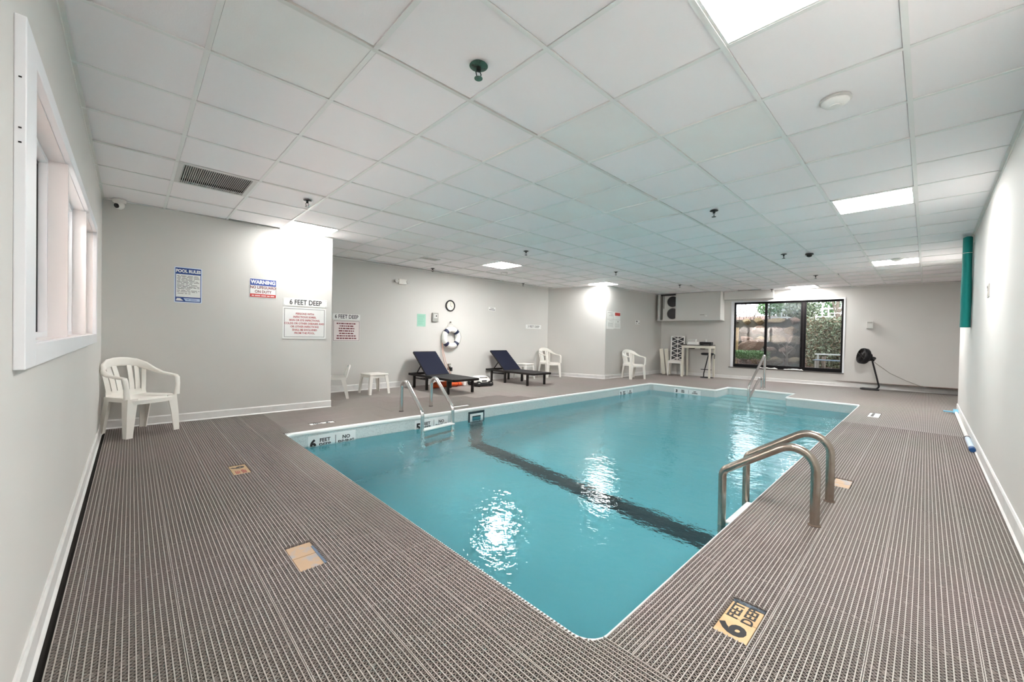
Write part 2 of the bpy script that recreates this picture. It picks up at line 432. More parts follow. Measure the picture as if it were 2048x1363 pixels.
for k, mm in enumerate(('ctile', 'ctile_b')):
    t = MB(); hx, hy = SU/2-.011, SV/2-.011
    t.loft([[(-hx-.008, -hy-.008, .012), (hx+.008, -hy-.008, .012), (hx+.008, hy+.008, .012), (-hx-.008, hy+.008, .012)],
            [(-hx, -hy, .010), (hx, -hy, .010), (hx, hy, .010), (-hx, hy, .010)], [(-hx+.004, -hy+.004, .002), (hx-.004, -hy+.004, .002), (hx-.004, hy-.004, .002), (-hx+.004, hy-.004, .002)]])
    full_tile[k] = t.mesh('ceiling_tile', M[mm])
rc = random.Random(3)
for u in range(-3, 22):
    for v in range(-7, 11):
        if (u, v) in PANELS or (u, v) in VENTS: continue
        cell = (gx(u), gx(u+1), gy(v), gy(v+1)); c = clip_cell(*cell)
        if c is None: continue
        cx_, cy_ = (cell[0]+cell[1])/2, (cell[2]+cell[3])/2
        aged = 1 if rc.random() < .18 else 0
        whole = c == cell
        # cells cut by a wall on one straight side get a mesh of their own size
        ex = [c[0], c[1], c[2], c[3]]
        if not whole:
            if cell[0] < XL < cell[1]: ex[0] = XL
            if cell[2] < YR < cell[3] and cx_ < XRE: ex[2] = YR
            t = MB(); t.box(ex[0]-cx_+.004, ex[1]-cx_-.004, ex[2]-cy_+.004, ex[3]-cy_-.004, .003, .012)
            me = t.mesh('ceiling_tile', M['ctile'])
            if ex[1]-ex[0] < .03 or ex[3]-ex[2] < .03: continue
        else: me = full_tile[aged]
        o = bpy.data.objects.new('ceiling_tile', me); COL.objects.link(o); o.parent = ceiling
        dz = rc.choice([.002, .003, .004, .006, .007]); o.location = (cx_, cy_, CZ+dz)
        if whole: o.rotation_euler = (rc.gauss(0, .0006), rc.gauss(0, .0006), rc.gauss(0, .002))
        if (u, v) in ((16, -2), (16, 3), (19, 2)):    # tiles pushed up askew, leaving a dark gap
            o.location.z += .03; o.rotation_euler = (0, .05, .01)
        if (u, v) in ((4, 8), (1, 0)): o.location.z += .004
# grid bars
for u in range(-2, 22):
    x = gx(u); y0, y1 = y_ext(x)
    if x < XL or x > xw(YR)+.5: continue
    if x > xw(YP): y1 = min(y1, YP - (x-WA.x)/.11768)
    if y1-y0 < .1: continue
    t = MB(); t.xprism([(-.012, 0), (.012, 0), (.012, .0025), (.003, .0025), (.003, .03), (-.003, .03), (-.003, .0025), (-.012, .0025)], 0, y1-y0)
    o = t.build('grid_bar', M['tbar'], ceiling, loc=(x, y0, CZ), rz=PI/2)
for v in range(-5, 10):
    y = gy(v)
    if y > YA or y < YRE: continue
    xa_ = XL if YR < y < YS else (XS if y >= YS else XRE); xb = xwall_max(y)
    if xb-xa_ < .1: continue
    t = MB(); t.xprism([(-.012, -.0006), (.012, -.0006), (.012, .002), (.003, .002), (.003, .03), (-.003, .03), (-.003, .002), (-.012, .002)], 0, xb-xa_)
    t.build('grid_bar', M['tbar_o'] if v % 4 == 0 else M['tbar'], ceiling, loc=(xa_, y, CZ))

# light panels
LNAMES = {(1,-3): 'big lit ceiling panel nearest the right wall front', (7,-3): 'lit ceiling panel second along the right wall', (14,-3): 'lit ceiling panel above the far end of the right deck',
          (1,6): 'lit ceiling panel against the wall with the pool rules sign', (7,6): 'lit ceiling panel above the two black loungers', (13,6): 'lit ceiling panel touching the white pillar corner', (19,0): 'lit ceiling panel just above the black framed window'}
LOUT = {(1,-3): 1.3, (7,-3): .9, (14,-3): 1.3, (1,6): .60, (7,6): 1.45, (13,6): .55, (19,0): .85}   # output tuned per panel: softer wall hot spots, brighter far end
for (u, v) in PANELS:
    r = thing('ceiling_light', 'flat square ' + LNAMES[(u, v)], 'ceiling light', (gx(u+.5), gy(v+.5), CZ), 0, 'square ceiling light panels')
    hx, hy = SU/2-.010, SV/2-.010
    t = MB(); t.box(-hx+.014, hx-.014, -hy+.014, hy-.014, .004, .009); t.build('diffuser', panel_mat(LOUT[(u, v)]), r)
    t = MB()
    t.box(-hx, hx, -hy, -hy+.016, .001, .05); t.box(-hx, hx, hy-.016, hy, .001, .05); t.box(-hx, -hx+.016, -hy+.016, hy-.016, .001, .05); t.box(hx-.016, hx, -hy+.016, hy-.016, .001, .05)
    t.build('frame', M['trim'], r)
    t = MB(); t.box(-hx, hx, -hy, hy, .05, .055); t.build('back_plate', M['trim'], r)
# air vents
r = thing('ceiling_vent', 'large square louvred ceiling vent near the rules sign', 'vent', (gx(-.5), gy(4.5), CZ), 0, 'ceiling vents')
def vent(r, hx, hy, n, deep=.05):
    t = MB(); f = .035
    t.box(-hx, hx, -hy, -hy+f*.6, -.002, .01); t.box(-hx, hx, hy-f*.6, hy, -.002, .01); t.box(-hx, -hx+f, -hy+f*.6, hy-f*.6, -.002, .01); t.box(hx-f, hx, -hy+f*.6, hy-f*.6, -.002, .01)
    t.build('frame', M['vent'], r)
    t = MB(); t.box(-hx+.002, hx-.002, -hy+.002, hy-.002, deep, deep+.001); t.build('back_plate', M['ventdark'], r)
    for k in range(n):
        x = -hx+f+(2*hx-2*f)*(k+.5)/n
        t = MB(); t.obox((0, 0, 0), (.0035, 2*hy-1.2*f, .016 if deep > .01 else .006), Matrix.Rotation(.5, 3, 'Y')); o = t.build('slat', M['vent'], r, loc=(x, 0, .007 if deep > .01 else .001))
vent(r, SU/2-.012, SV/2-.012, 34)
r = thing('ceiling_vent', 'small grey ceiling vent left of the lit panel above the loungers', 'vent', (gx(5.25), gy(7.35), CZ-.004), 0, 'ceiling vents')
vent(r, .17, .09, 12, .0045)
# sprinklers
def sprinkler(u, v, label, m, k=1.0):
    r = thing('sprinkler_head', label, 'sprinkler', (gx(u), gy(v), CZ-.002), 0, 'ceiling sprinklers')
    t = MB(); t.lathe([(.012*k, 0), (.040*k, -.002), (.043*k, -.006), (.030*k, -.011), (.012*k, -.012)], 20); t.build('escutcheon', m, r, 40)
    t = MB(); t.lathe([(.011, -.010), (.013, -.03), (.009, -.032)], 12)
    t.tube([(-.008, 0, -.03), (-.017, 0, -.042), (-.012, 0, -.060), (0, 0, -.066)], .003, 6); t.tube([(.008, 0, -.03), (.017, 0, -.042), (.012, 0, -.060), (0, 0, -.066)], .003, 6)
    t.build('yoke', M['sprk'], r, 40)
    t = MB(); t.lathe([(.003, -.064), (.022, -.068), (.021, -.071), (.004, -.070)], 14); t.build('deflector', m, r, 40)
sprinkler(.72, -.47, 'greenish corroded sprinkler head nearest the camera', M['verdigris'], 1.12)
for (u, v, l) in [(.80, 4.36, 'small sprinkler head between the square vent and the lit panel by the sign wall'), (6.17, -.5, 'dark sprinkler head over the pool left of the lit panel second along the right wall'),
                  (6.38, 4.35, 'dark sprinkler head over the pool beside the lit panel above the loungers'), (6.26, 8.76, 'dark sprinkler head close to the alcove wall above the clock side'),
                  (11.1, 9.01, 'dark sprinkler head by the alcove corner near the white pillar'), (10.92, 4.33, 'dark sprinkler head over the pool in front of the pillar corner panel'),
                  (11.22, -.51, 'dark sprinkler head over the pool beside the small camera dome'), (15.94, -.47, 'dark sprinkler head above the right part of the big window'),
                  (15.57, 4.07, 'dark sprinkler head in front of the white air conditioner box'), (19.4, 1.61, 'dark sprinkler head at the beam end over the big window')]:
    sprinkler(u, v, l, M['sprk'])
r = thing('camera_dome', 'small dark dome camera hung from a ceiling bar over the pool', 'camera', (gx(11.57), gy(-1.0), CZ-.002))
t = MB(); t.lathe([(.03, 0), (.055, -.004), (.055, -.02), (.03, -.024)], 18); t.build('base', M['black'], r, 40)
t = MB(); t.lathe([(.038, -.022), (.036, -.04), (.024, -.052), (.004, -.058)], 18); t.build('dome', M['dark_metal'], r, 50)
for (u, v, l) in [(3.46, -2.51, 'white round smoke detector nearest the right wall front'), (8.56, 7.53, 'white round smoke detector beyond the lit panel above the loungers'), (13.88, -2.55, 'white round smoke detector beside the far lit panel of the right wall')]:
    r = thing('smoke_detector', l, 'smoke detector', (gx(u), gy(v), CZ+.001), 0, 'ceiling smoke detectors')
    t = MB(); t.lathe([(.03, 0), (.073, -.001), (.075, -.012), (.070, -.016)], 28); t.build('base', M['lightgrey'], r, 40)
    t = MB(); t.lathe([(.066, -.015), (.066, -.022), (.050, -.036), (.028, -.040), (.026, -.044), (.004, -.045)], 28); t.build('cover', M['trim'], r, 40)
    t = MB(); t.tube([(.06*math.cos(a*PI/8), .06*math.sin(a*PI/8), -.0225) for a in range(16)], .0035, 5, close=True); t.build('sensor_ring', M['greybox'], r, 40)

# ------------------------------------------------------------------ floor slab
floor = struct('floor', 'concrete pool deck under taupe open lattice mats')
P = POOL; b = MB(); zt, zb = -.016, -.12
b.box(-.5, P['x0'], -1.8, 7.8, zb, zt); b.box(P['x0'], 14, -1.8, P['y0'], zb, zt); b.box(P['x0'], 14, P['y1'], 7.8, zb, zt)
b.box(P['x1'], 14, P['y0'], P['s0'], zb, zt); b.box(P['x1'], 14, P['s1'], P['y1'], zb, zt); b.box(P['sx'], 14, P['s0'], P['s1'], zb, zt)
b.build('slab', M['slab'], floor)

# depth markers let into the deck: x0, x1, y0, y1
MARK = {'a': (1.632, 1.888, .432, .549), 'b': (.574, .690, 1.992, 2.248), 'c': (.577, .690, 3.665, 3.928), 'd': (1.56, 1.84, 5.06, 5.17),
        'e': (3.95, 4.19, .385, .490), 'f': (8.05, 8.58, .47, .60), 'g': (3.60, 3.90, 4.985, 5.085)}
def marker_hole(x, y, g=.006):
    for k, (a, c, d, e) in MARK.items():
        if a-g < x < c+g and d-g < y < e+g: return True
    return False
ANCH = [(2.99, .443), (3.525, .448), (2.80, 5.185), (3.35, 5.275)]
# lattice mats
T = .2835; OX, OY = -.1425, .690-.2835*6; NR = 16; PITCHR = T/NR
def deck(x, y):
    if x < XL+.040 or (x < XRE and y < YR+.026): return False      # a dark gap stays along the walls
    return inside_room(x, y) and not in_pool(x, y, .004) and not marker_hole(x, y)
RW, SW, HT = .0037, .0033, .015
def tile_mesh(ix, iy, along_x, keep=None):
    """one mat: parallel rails with zigzag struts between them; rails run along x or along y"""
    t = MB(); ox, oy = OX+ix*T, OY+iy*T
    def put(a0, a1, b0, b1, top):       # a along the rails, b across
        if along_x: xs, ys = (a0, a1), (b0, b1)
        else: xs, ys = (b0, b1), (a0, a1)
        o = len(t.v); (xa_, xb), (ya_, yb) = xs, ys
        t.v += [(xa_, ya_, -HT), (xb, ya_, -HT), (xb, yb, -HT), (xa_, yb, -HT), (xa_, ya_, top), (xb, ya_, top), (xb, yb, top), (xa_, yb, top)]
        t.f += [(o+4, o+5, o+6, o+7), (o, o+1, o+5, o+4), (o+1, o+2, o+6, o+5), (o+2, o+3, o+7, o+6), (o+3, o, o+4, o+7)]
    def ok(a, b_):
        if keep is None: return True
        x, y = (ox+a, oy+b_) if along_x else (ox+b_, oy+a)
        return keep(x, y)
    N = 32; st = T/N
    def run(b0, b1, top, across=False):
        k = 0
        while k < N:
            mid = (b0+b1)/2
            def okk(kk): return ok(mid, (kk+.5)*st) if across else ok((kk+.5)*st, mid)
            if not okk(k): k += 1; continue
            e = k
            while e < N and okk(e): e += 1
            if across: put(b0, b1, k*st, e*st, top)
            else: put(k*st, e*st, b0, b1, top)
            k = e
    for r in range(NR+1):
        c = r*PITCHR
        b0, b1 = max(c-RW/2, .0012), min(c+RW/2, T-.0012)
        if r in (0, NR): b0, b1 = (.0012, .0042) if r == 0 else (T-.0042, T-.0012)
        run(b0, b1, 0)
    nrail = len(t.f)
    run(.0012, .0040, -.0022, True); run(T-.0040, T-.0012, -.0022, True)
    for r in range(NR):
        c0, c1 = r*PITCHR, (r+1)*PITCHR
        for k in range(N):
            a0, a1 = k*st, (k+1)*st
            if not ok((a0+a1)/2, (c0+c1)/2): continue
            b0, b1 = (c0, c1) if (k+r) % 2 == 0 else (c1, c0)
            d = Vector((a1-a0, b1-b0, 0)).normalized(); nn = Vector((-d.y, d.x, 0))*SW/2
            q = [Vector((a0, b0, 0))-nn, Vector((a1, b1, 0))-nn, Vector((a1, b1, 0))+nn, Vector((a0, b0, 0))+nn]
            o = len(t.v)
            for z in (-HT, -.0028):
                for p in q: t.v.append((p.x, p.y, z) if along_x else (p.y, p.x, z))
            t.f += [(o+4, o+5, o+6, o+7), (o, o+1, o+5, o+4), (o+2, o+3, o+7, o+6)]
    if not t.v: return None
    nweb = len(t.f)-nrail
    me = bpy.data.meshes.new('mat_tile'); me.from_pydata(t.v, [], t.f); me.materials.append(M['mat']); me.materials.append(M['matweb'])
    for i, p in enumerate(me.polygons):
        if i >= nrail: p.material_index = 1
    bm = bmesh.new(); bm.from_mesh(me); bmesh.ops.recalc_face_normals(bm, faces=bm.faces); bm.to_mesh(me); bm.free()
    return me
def in_view(x, y):
    d = Vector((x, y, -CAM_H)); z = d.dot(fwd)
    if z < .2: return False
    return abs(d.dot(rgt)/z) < 1.36 and abs(d.dot(upv)/z) < .93
cells = []
for ix in range(-1, 50):
    for iy in range(-2, 32):
        x, y = OX+ix*T, OY+iy*T
        s = [(x+T*a/4, y+T*c/4) for a in range(5) for c in range(5)]
        k = [deck(*p) for p in s]
        if not any(k): continue
        vis = any(in_view(*p) for p in s)
        cells.append((math.hypot(x+T/2, y+T/2), vis, ix, iy, all(k), x+T/2, y+T/2))
cells.sort()
full = {True: tile_mesh(0, 0, True), False: tile_mesh(0, 0, False)}
for me in full.values(): me.name = 'mat_tile'
n_part = 0; rest = []
rm = random.Random(5)
for d, vis, ix, iy, whole, cx_, cy_ in cells:
    if not vis or n_part >= 295: rest.append((ix, iy)); continue
    along_x = not (cx_ < 1.2 and cy_ > .40)
    me = full[along_x] if whole else tile_mesh(ix, iy, along_x, deck)
    if me is None: continue
    o = bpy.data.objects.new('mat_tile', me); COL.objects.link(o); o.parent = floor
    o.location = (OX+ix*T, OY+iy*T, rm.uniform(-.0008, .0008)); n_part += 1
t = MB(); tb = MB()
for ix, iy in rest:
    x0, y0 = OX+ix*T, OY+iy*T
    for r in range(NR):
        c = (r+.5)*PITCHR; k = 0; n8 = 8; st = T/n8
        while k < n8:
            if not deck(x0+(k+.5)*st, y0+c): k += 1; continue
            e = k
            while e < n8 and deck(x0+(e+.5)*st, y0+c): e += 1
            xa_, xb = x0+k*st+(.0015 if k == 0 else 0), x0+e*st-(.0015 if e == n8 else 0)
            o = len(t.v)
            for z in (-HT, 0): t.v += [(xa_, y0+c-.0036, z), (xb, y0+c-.0036, z), (xb, y0+c+.0036, z), (xa_, y0+c+.0036, z)]
            t.f += [(o+4, o+5, o+6, o+7), (o, o+1, o+5, o+4), (o+2, o+3, o+7, o+6), (o+1, o+2, o+6, o+5), (o+3, o, o+4, o+7)]
            o = len(tb.v)
            tb.v += [(xa_, y0+c-PITCHR/2, -.004), (xb, y0+c-PITCHR/2, -.004), (xb, y0+c+PITCHR/2, -.004), (xa_, y0+c+PITCHR/2, -.004)]
            tb.f += [(o, o+1, o+2, o+3)]
            k = e
o = t.build('far_mat_rails', M['mat'], floor); o['kind'] = 'stuff'
o = tb.build('far_mat_webs', M['matbase'], floor); o['kind'] = 'stuff'

# ------------------------------------------------------------------ pool
pool = struct('swimming_pool', 'aqua swimming pool with white coping, entry steps and a dark stripe across its floor')
WZ = -.18
def outline(o=0.0, r=.10, seg=5):
    x0, y0, y1, x1, sx, s0, s1 = P['x0']+.010+o, P['y0']+.010+o, P['y1']-.037-o, P['x1']-.037-o, P['sx']-.03-o, P['s0']+.03+o, P['s1']-.03-o
    pts = [(x0, y0), (x1, y0), (x1, s0), (sx, s0), (sx, s1), (x1, s1), (x1, y1), (x0, y1)]
    out = []
    n = len(pts)
    for i in range(n):
        a, c, e = Vector(pts[i-1]), Vector(pts[i]), Vector(pts[(i+1) % n])
        d1, d2 = (a-c).normalized(), (e-c).normalized()
        cr = d1.x*d2.y-d1.y*d2.x
        rr = r-o if cr < 0 else r+o*0
        if i in (2, 5): rr = .05
        rr = max(rr, .02)
        p1 = c+d1*rr; ctr = c+d1*rr+d2*rr
        for k in range(seg+1):
            f = k/seg*PI/2
            q = ctr - d2*rr*math.cos(f) - d1*rr*math.sin(f)
            out.append((q.x, q.y))
    return out
def floor_z(x): return -1.80 + (min(x, 9.5)-1.2)*.09
ring0 = outline(0)
b = MB(); n = len(ring0)
b.loft([[(x, y, -.02) for x, y in ring0], [(x, y, floor_z(x)) for x, y in ring0]], cap=False)
vs = [(x, y, -1.80+(x-1.2)*.09) for x, y in ring0]
b._add(vs, [tuple(range(n))])
b.build('basin', M['plaster'], pool)
b = MB(); ri = outline(.004)
b.loft([[(x, y, -.02) for x, y in ri], [(x, y, -.212) for x, y in ri]], cap=False); b.build('waterline_band', M['band'], pool)
prof = [(-.002, -.052), (.012, -.046), (.016, -.034), (.014, -.020), (.006, -.010), (-.004, -.0075), (-.010, -.007), (-.010, -.018)]
b = MB(); rings = [[(x, y, z) for x, y in outline(o)] for o, z in prof]; b.loft(rings, cap=False); b.build('coping', M['coping'], pool, 50)
b = MB()      # flat back of the coping where the mats stop short of the lip (left and far sides)
b.box(P['x0']+.02, P['x1'], P['y1']-.030, P['y1']-.001, -.03, -.0072); b.box(P['x1']-.030, P['x1']-.001, P['y0']+.02, P['s0']+.02, -.03, -.0072); b.box(P['x1']-.030, P['x1']-.001, P['s1']-.02, P['y1']-.03, -.03, -.0072)
b.box(P['x1'], P['sx'], P['s0']+.001, P['s0']+.022, -.03, -.0072); b.box(P['x1'], P['sx'], P['s1']-.022, P['s1']-.001, -.03, -.0072); b.box(P['sx']-.022, P['sx']-.001, P['s0']+.022, P['s1']-.022, -.03, -.0072)
b.build('coping_back', M['coping'], pool)
# stripe: across the floor and up both side walls
b = MB(); sx0, sx1 = 3.74, 4.00; fz = lambda x: -1.80+(x-1.2)*.09
y0i, y1i = P['y0']+.010, P['y1']-.037
b.quad((sx0, y0i, fz(sx0)+.004), (sx1, y0i, fz(sx1)+.004), (sx1, y1i, fz(sx1)+.004), (sx0, y1i, fz(sx0)+.004))
b.quad((sx0, y1i-.006, fz(sx0)), (sx1, y1i-.006, fz(sx1)), (sx1, y1i-.006, -.33), (sx0, y1i-.006, -.33))
b.quad((sx0, y0i+.006, fz(sx0)), (sx1, y0i+.006, fz(sx1)), (sx1, y0i+.006, -.215), (sx0, y0i+.006, -.215))
b.build('safety_stripe', M['stripe'], pool)
for k, (xa_, xb, zt_) in enumerate([(10.02, 10.36, -.30), (9.72, 10.02, -.55), (9.42, 9.72, -.80), (9.12, 9.42, -.98)]):
    b = MB(); b.box(xa_, xb, P['s0']+.01, P['s1']-.01, -1.3, zt_); b.build('pool_step', M['step'], pool, bevel=.02)
b = MB(); ro = outline(-.004); b._add([(x, y, WZ) for x, y in ro], [tuple(range(len(ro)))])
o = b.build('pool_water', M['water']); tag(o, 'clear turquoise rippling water filling the swimming pool', 'water', kind='stuff')

# depth plates on the pool walls
def plate(label, loc, rz, wd, ht, num, l1, l2, group='depth plates on the pool walls', sizes=(.085, .05)):
    r = thing('depth_plate', label, 'depth sign', loc, rz, group)
    t = MB(); t.box(-wd/2, wd/2, -.004, .0, -ht/2, ht/2); t.build('plate', M['whitetile'], r)
    text(num, ht*.78, M['ink'], r, (-wd*.40, -.005, -ht*.08), bold=.006)
    text('FEET\nDEEP', ht*.34, M['ink'], r, (-wd*.16, -.005, -ht*.03), bold=.0015, line=.95)
    t = MB(); t.box(wd*.06-.003, wd*.06+.003, -.0046, -.004, -ht*.36, ht*.36); t.build('rule', M['ink'], r)
    text('NO\nDIVING', ht*.34, M['ink'], r, (wd*.29, -.005, -ht*.03), bold=.0015, line=.95)
yw = P['y1']-.037-.004
plate('white depth plate reading 6 feet deep no diving near the pool corner', (1.71, yw, -.155), 0, .54, .17, '6', 'FEET', 'DEEP')
plate('white depth plate reading 5 feet deep no diving behind the left pool ladder', (3.06, yw, -.155), 0, .54, .17, '5', 'FEET', 'DEEP')
plate('white depth plate far along the left pool wall', (8.30, yw, -.15), 0, .60, .15, '3', 'FEET', 'DEEP')
plate('white depth plate on the far pool wall beside the entry steps', (P['x1']-.037-.004, 3.89, -.125), -PI/2, .62, .11, '3', 'FEET', 'DEEP')
# skimmer
r = thing('pool_skimmer', 'white skimmer mouth with dark surround set in the left pool wall above the stripe', 'skimmer', (3.86, yw-.001, -.185), 0)
t = MB(); t.box(-.155, .155, -.012, 0, .09, .125); t.box(-.155, -.13, -.012, 0, -.135, .09); t.box(.13, .155, -.012, 0, -.135, .09); t.box(-.155, .155, -.012, 0, -.155, -.135); t.build('surround', M['skim_d'], r, bevel=.004)
t = MB(); t.box(-.13, .13, -.010, .0, .055, .09); t.box(-.13, -.085, -.010, 0, -.10, .055); t.box(.085, .13, -.010, 0, -.10, .055); t.box(-.13, .13, -.010, 0, -.135, -.10); t.build('faceplate', M['whitetile'], r)
t = MB(); t.box(-.085, .085, -.003, -.001, -.10, .055); t.build('throat', M['skim_d'], r)
t = MB(); t.box(-.078, .078, -.007, -.003, -.055, .035); t.build('weir_flap', M['skim_t'], r)

# deck depth markers
def marker(k, label, m, group='depth tiles let into the deck'):
    x0, x1, y0, y1 = MARK[k]
    r = thing('deck_depth_tile', label, 'depth tile', ((x0+x1)/2, (y0+y1)/2, -.016), 0, group)
    hx, hy = (x1-x0)/2, (y1-y0)/2
    if hx > hy: halves = [(-hx, -.001, -hy, hy), (.001, hx, -hy, hy)]
    else: halves = [(-hx, hx, -hy, -.001), (-hx, hx, .001, hy)]
    for h in halves:
        t = MB(); t.box(*h, 0, .008); t.build('tile', m, r, bevel=.002)
    return r, hx, hy
r, hx, hy = marker('a', 'beige depth tile reading 6 feet deep in the right deck beside the near pool corner', M['beige'])
text('6', .125, M['ink'], r, (-hx*.58, 0, .0085), (0, 0, 0), bold=.005, sx=1.15)
text('FEET\nDEEP', .056, M['ink'], r, (hx*.40, 0, .0085), (0, 0, 0), bold=.0012, sx=1.0, line=.95)
t = MB(); t.box(hx-.018, hx+.004, -hy, hy, .0, .0095); t.build('grout_edge', mat('blue_grey_grout', srgb(88, 100, 112), .8, noise=(60, (.02, .025, .03), .4, .6)), r)
r, hx, hy = marker('b', 'worn beige depth tile with blue stains in the near deck', M['beige_w'])
t = MB(); t.box(hx-.010, hx+.004, -hy, hy*.6, 0, .0095); t.build('grout_edge', mat('blue_stain', srgb(110, 128, 150), .8), r)
r, hx, hy = marker('c', 'beige depth tile with a worn black numeral in the near deck, farther from the camera', M['beige'])
text('6', .12, M['ink'], r, (0, hy*.5, .0085), (0, 0, PI/2), bold=.004)
text('FEET\nDEEP', .042, M['redtext'], r, (0, -hy*.45, .0085), (0, 0, PI/2), bold=.0004)
r, hx, hy = marker('d', 'white depth tile with black print in the deck by the end of the sign wall', M['whitetile'])
text('6', .10, M['ink'], r, (hx*.45, 0, .0085), (0, 0, 0), bold=.004); text('FEET\nDEEP', .045, M['ink'], r, (-hx*.4, 0, .0085), (0, 0, 0), bold=.001)
marker('e', 'worn beige tile in the deck behind the right pool ladder', M['beige_w'])
r, hx, hy = marker('f', 'pale depth tile far along the right deck', M['whitetile'])
t = MB(); t.box(-hx*.6, hx*.9, -hy*.0, hy*.5, .008, .0086); t.build('dark_mark', M['greyink'], r)
marker('g', 'round-cornered white lid in the deck between the left ladder and the loungers', M['whitetile'])

# ------------------------------------------------------------------ ladders and rails
def flange(pts, m, parent):
    for p in pts:
        t = MB(); t.lathe([(.0265, .008), (.030, .006), (.034, .002), (.035, 0)], 18); t.build('flange', m, parent, 40, loc=p)
r = thing('pool_ladder', 'stainless pool ladder on the right edge, nearest the camera', 'ladder', (3.26, .44, 0), 0, 'pool ladders')
for x in (2.99-3.26, 3.525-3.26):
    t = MB(); t.tube(fillet([(x, .004, -.01), (x, .004, .555), (x, .525, .20), (x, .52, -.95)], [.12, .07], 9), .0255, 14); t.build('rail', M['steel'], r, 60)
for z, yy in ((-.155, .47), (-.45, .48), (-.75, .48)):
    t = MB(); t.box(-.25, .245, yy-.07, yy+.04, z-.02, z); t.build('tread', M['coping'], r, bevel=.008)
flange([(2.99-3.26, .004, 0), (.265, .004, 0)], mat('rusty_flange', (.10, .07, .05), .7), r)
r = thing('pool_ladder', 'polished pool ladder on the left edge in front of the loungers', 'ladder', (3.075, 5.23, 0), 0, 'pool ladders')
for x, dy in ((-.275, -.04), (.275, .05)):
    t = MB(); t.tube(fillet([(x, dy, -.01), (x, dy, .56), (x, dy-.57, .07), (x, dy-.60, -.95)], [.10, .12], 9), .0265, 14); t.build('rail', M['steel_b'], r, 60)
t = MB(); t.bar((-.275, -.62, -.165), (.275, -.53, -.165), .10, .02); t.build('tread', M['coping'], r, bevel=.006)
for z in (-.52, -.86):
    t = MB(); t.bar((-.275, -.63, z), (.275, -.54, z), .08, .02); t.build('tread', M['steel'], r, bevel=.006)
flange([(-.275, -.04, 0), (.275, .05, 0)], M['dark_metal'], r)
r = thing('step_handrail', 'stainless handrail rising from the pool entry steps before the window', 'handrail', (10.69, 2.6, 0))
t = MB(); t.tube(fillet([(0, 0, -.01), (0, 0, .80), (-1.17, 0, .13), (-1.17, 0, -.42)], [.05, .10], 9), .026, 14); t.build('top_rail', M['steel_b'], r, 60)
t = MB(); t.tube(fillet([(-.06, .045, -.01), (-.06, .045, .24), (-.22, .045, .24), (-1.0, .045, -.16), (-1.10, .03, -.42)], [.05, .10, .05], 7), .024, 12); t.build('lower_rail', M['steel_b'], r, 60)
flange([(0, 0, 0), (-.06, .045, 0)], M['steel_b'], r)

# ------------------------------------------------------------------ left window
win = struct('window_2', 'white framed interior window in three bays with pinkish jambs')
xo = XL
t = MB(); t.box(xo, xo+.024, 1.754, OY0+.012, .985, 1.972); t.box(xo, xo+.024, OY1-.012, 4.93, .985, 1.972); t.box(xo, xo+.024, OY0+.012, OY1-.012, OZ1-.008, 1.972); t.box(xo, xo+.024, OY0+.012, OY1-.012, .985, OZ0+.008)
t.build('casing', M['casing'], win, bevel=.003)
t = MB(); D_ = .20
t.box(xo-D_, xo+.001, OY0-.002, OY0+.010, OZ0, OZ1); t.box(xo-D_, xo+.001, OY1-.010, OY1+.002, OZ0, OZ1); t.box(xo-D_, xo+.001, OY0+.01, OY1-.01, OZ1-.010, OZ1+.001); t.box(xo-D_, xo+.001, OY0+.01, OY1-.01, OZ0-.001, OZ0+.012)
t.build('jamb', M['jamb'], win)
bays = [(OY0+.01, 2.925), (2.965, 4.005), (4.045, OY1-.01)]
for y in (2.945, 4.025):
    t = MB(); t.box(xo-D_, xo+.010, y-.020, y+.020, OZ0+.012, OZ1-.010); t.build('mullion', M['jamb'], win)
for (a, c) in bays:
    t = MB(); s = .022
    t.box(xo-.082, xo-.054, a, a+s, OZ0+.012, OZ1-.01); t.box(xo-.082, xo-.054, c-s, c, OZ0+.012, OZ1-.01); t.box(xo-.082, xo-.054, a+s, c-s, OZ1-.01-s, OZ1-.01); t.box(xo-.082, xo-.054, a+s, c-s, OZ0+.012, OZ0+.012+s)
    t.build('stop', M['casing'], win)
    t = MB(); s = .036
    t.box(xo-.090, xo-.0825, a+.004, a+s, OZ0+.015, OZ1-.013); t.box(xo-.090, xo-.0825, c-s, c-.004, OZ0+.015, OZ1-.013); t.box(xo-.090, xo-.0825, a+s, c-s, OZ1-.013-s, OZ1-.013); t.build('gasket', M['black'], win)
    t = MB(); t.box(xo-.097, xo-.0905, a+.004, c-.004, OZ0+.014, OZ1-.012); t.build('pane', M['glass'], win)
for z, y in ((1.80, 1.754), (1.66, 1.754), (1.62, 1.754)):
    t = MB(); t.obox((xo+.012, y-.0006, z), (.006, .0012, .004)); t.build('nail_hole', M['dark_metal'], win)
# corridor behind that window
b = MB(); x0, x1 = XL-1.9, XL-.2
b.box(x0-.1, x0, .2, 6.5, -.1, 2.5); b.box(x0, x1, .1, .2, -.1, 2.5); b.box(x0, x1, 6.5, 6.6, -.1, 2.5); b.box(x0, x1, .2, 6.5, 2.4, 2.5); b.box(x0, x1, .2, 6.5, -.1, 0)
structure(b.build('wall_corridor', mat('pink_corridor_paint', srgb(232, 223, 221), .7)))
ld = bpy.data.lights.new('corridor_fill', 'AREA'); ld.energy = CORRIDOR_WATTS; ld.size = .6; ld.color = (1, .98, .97)  # unseen light, added to brighten the window jambs and the pool room
lo = bpy.data.objects.new('corridor_fill', ld); COL.objects.link(lo); lo.location = (XL-1.1, 3.6, 2.38)

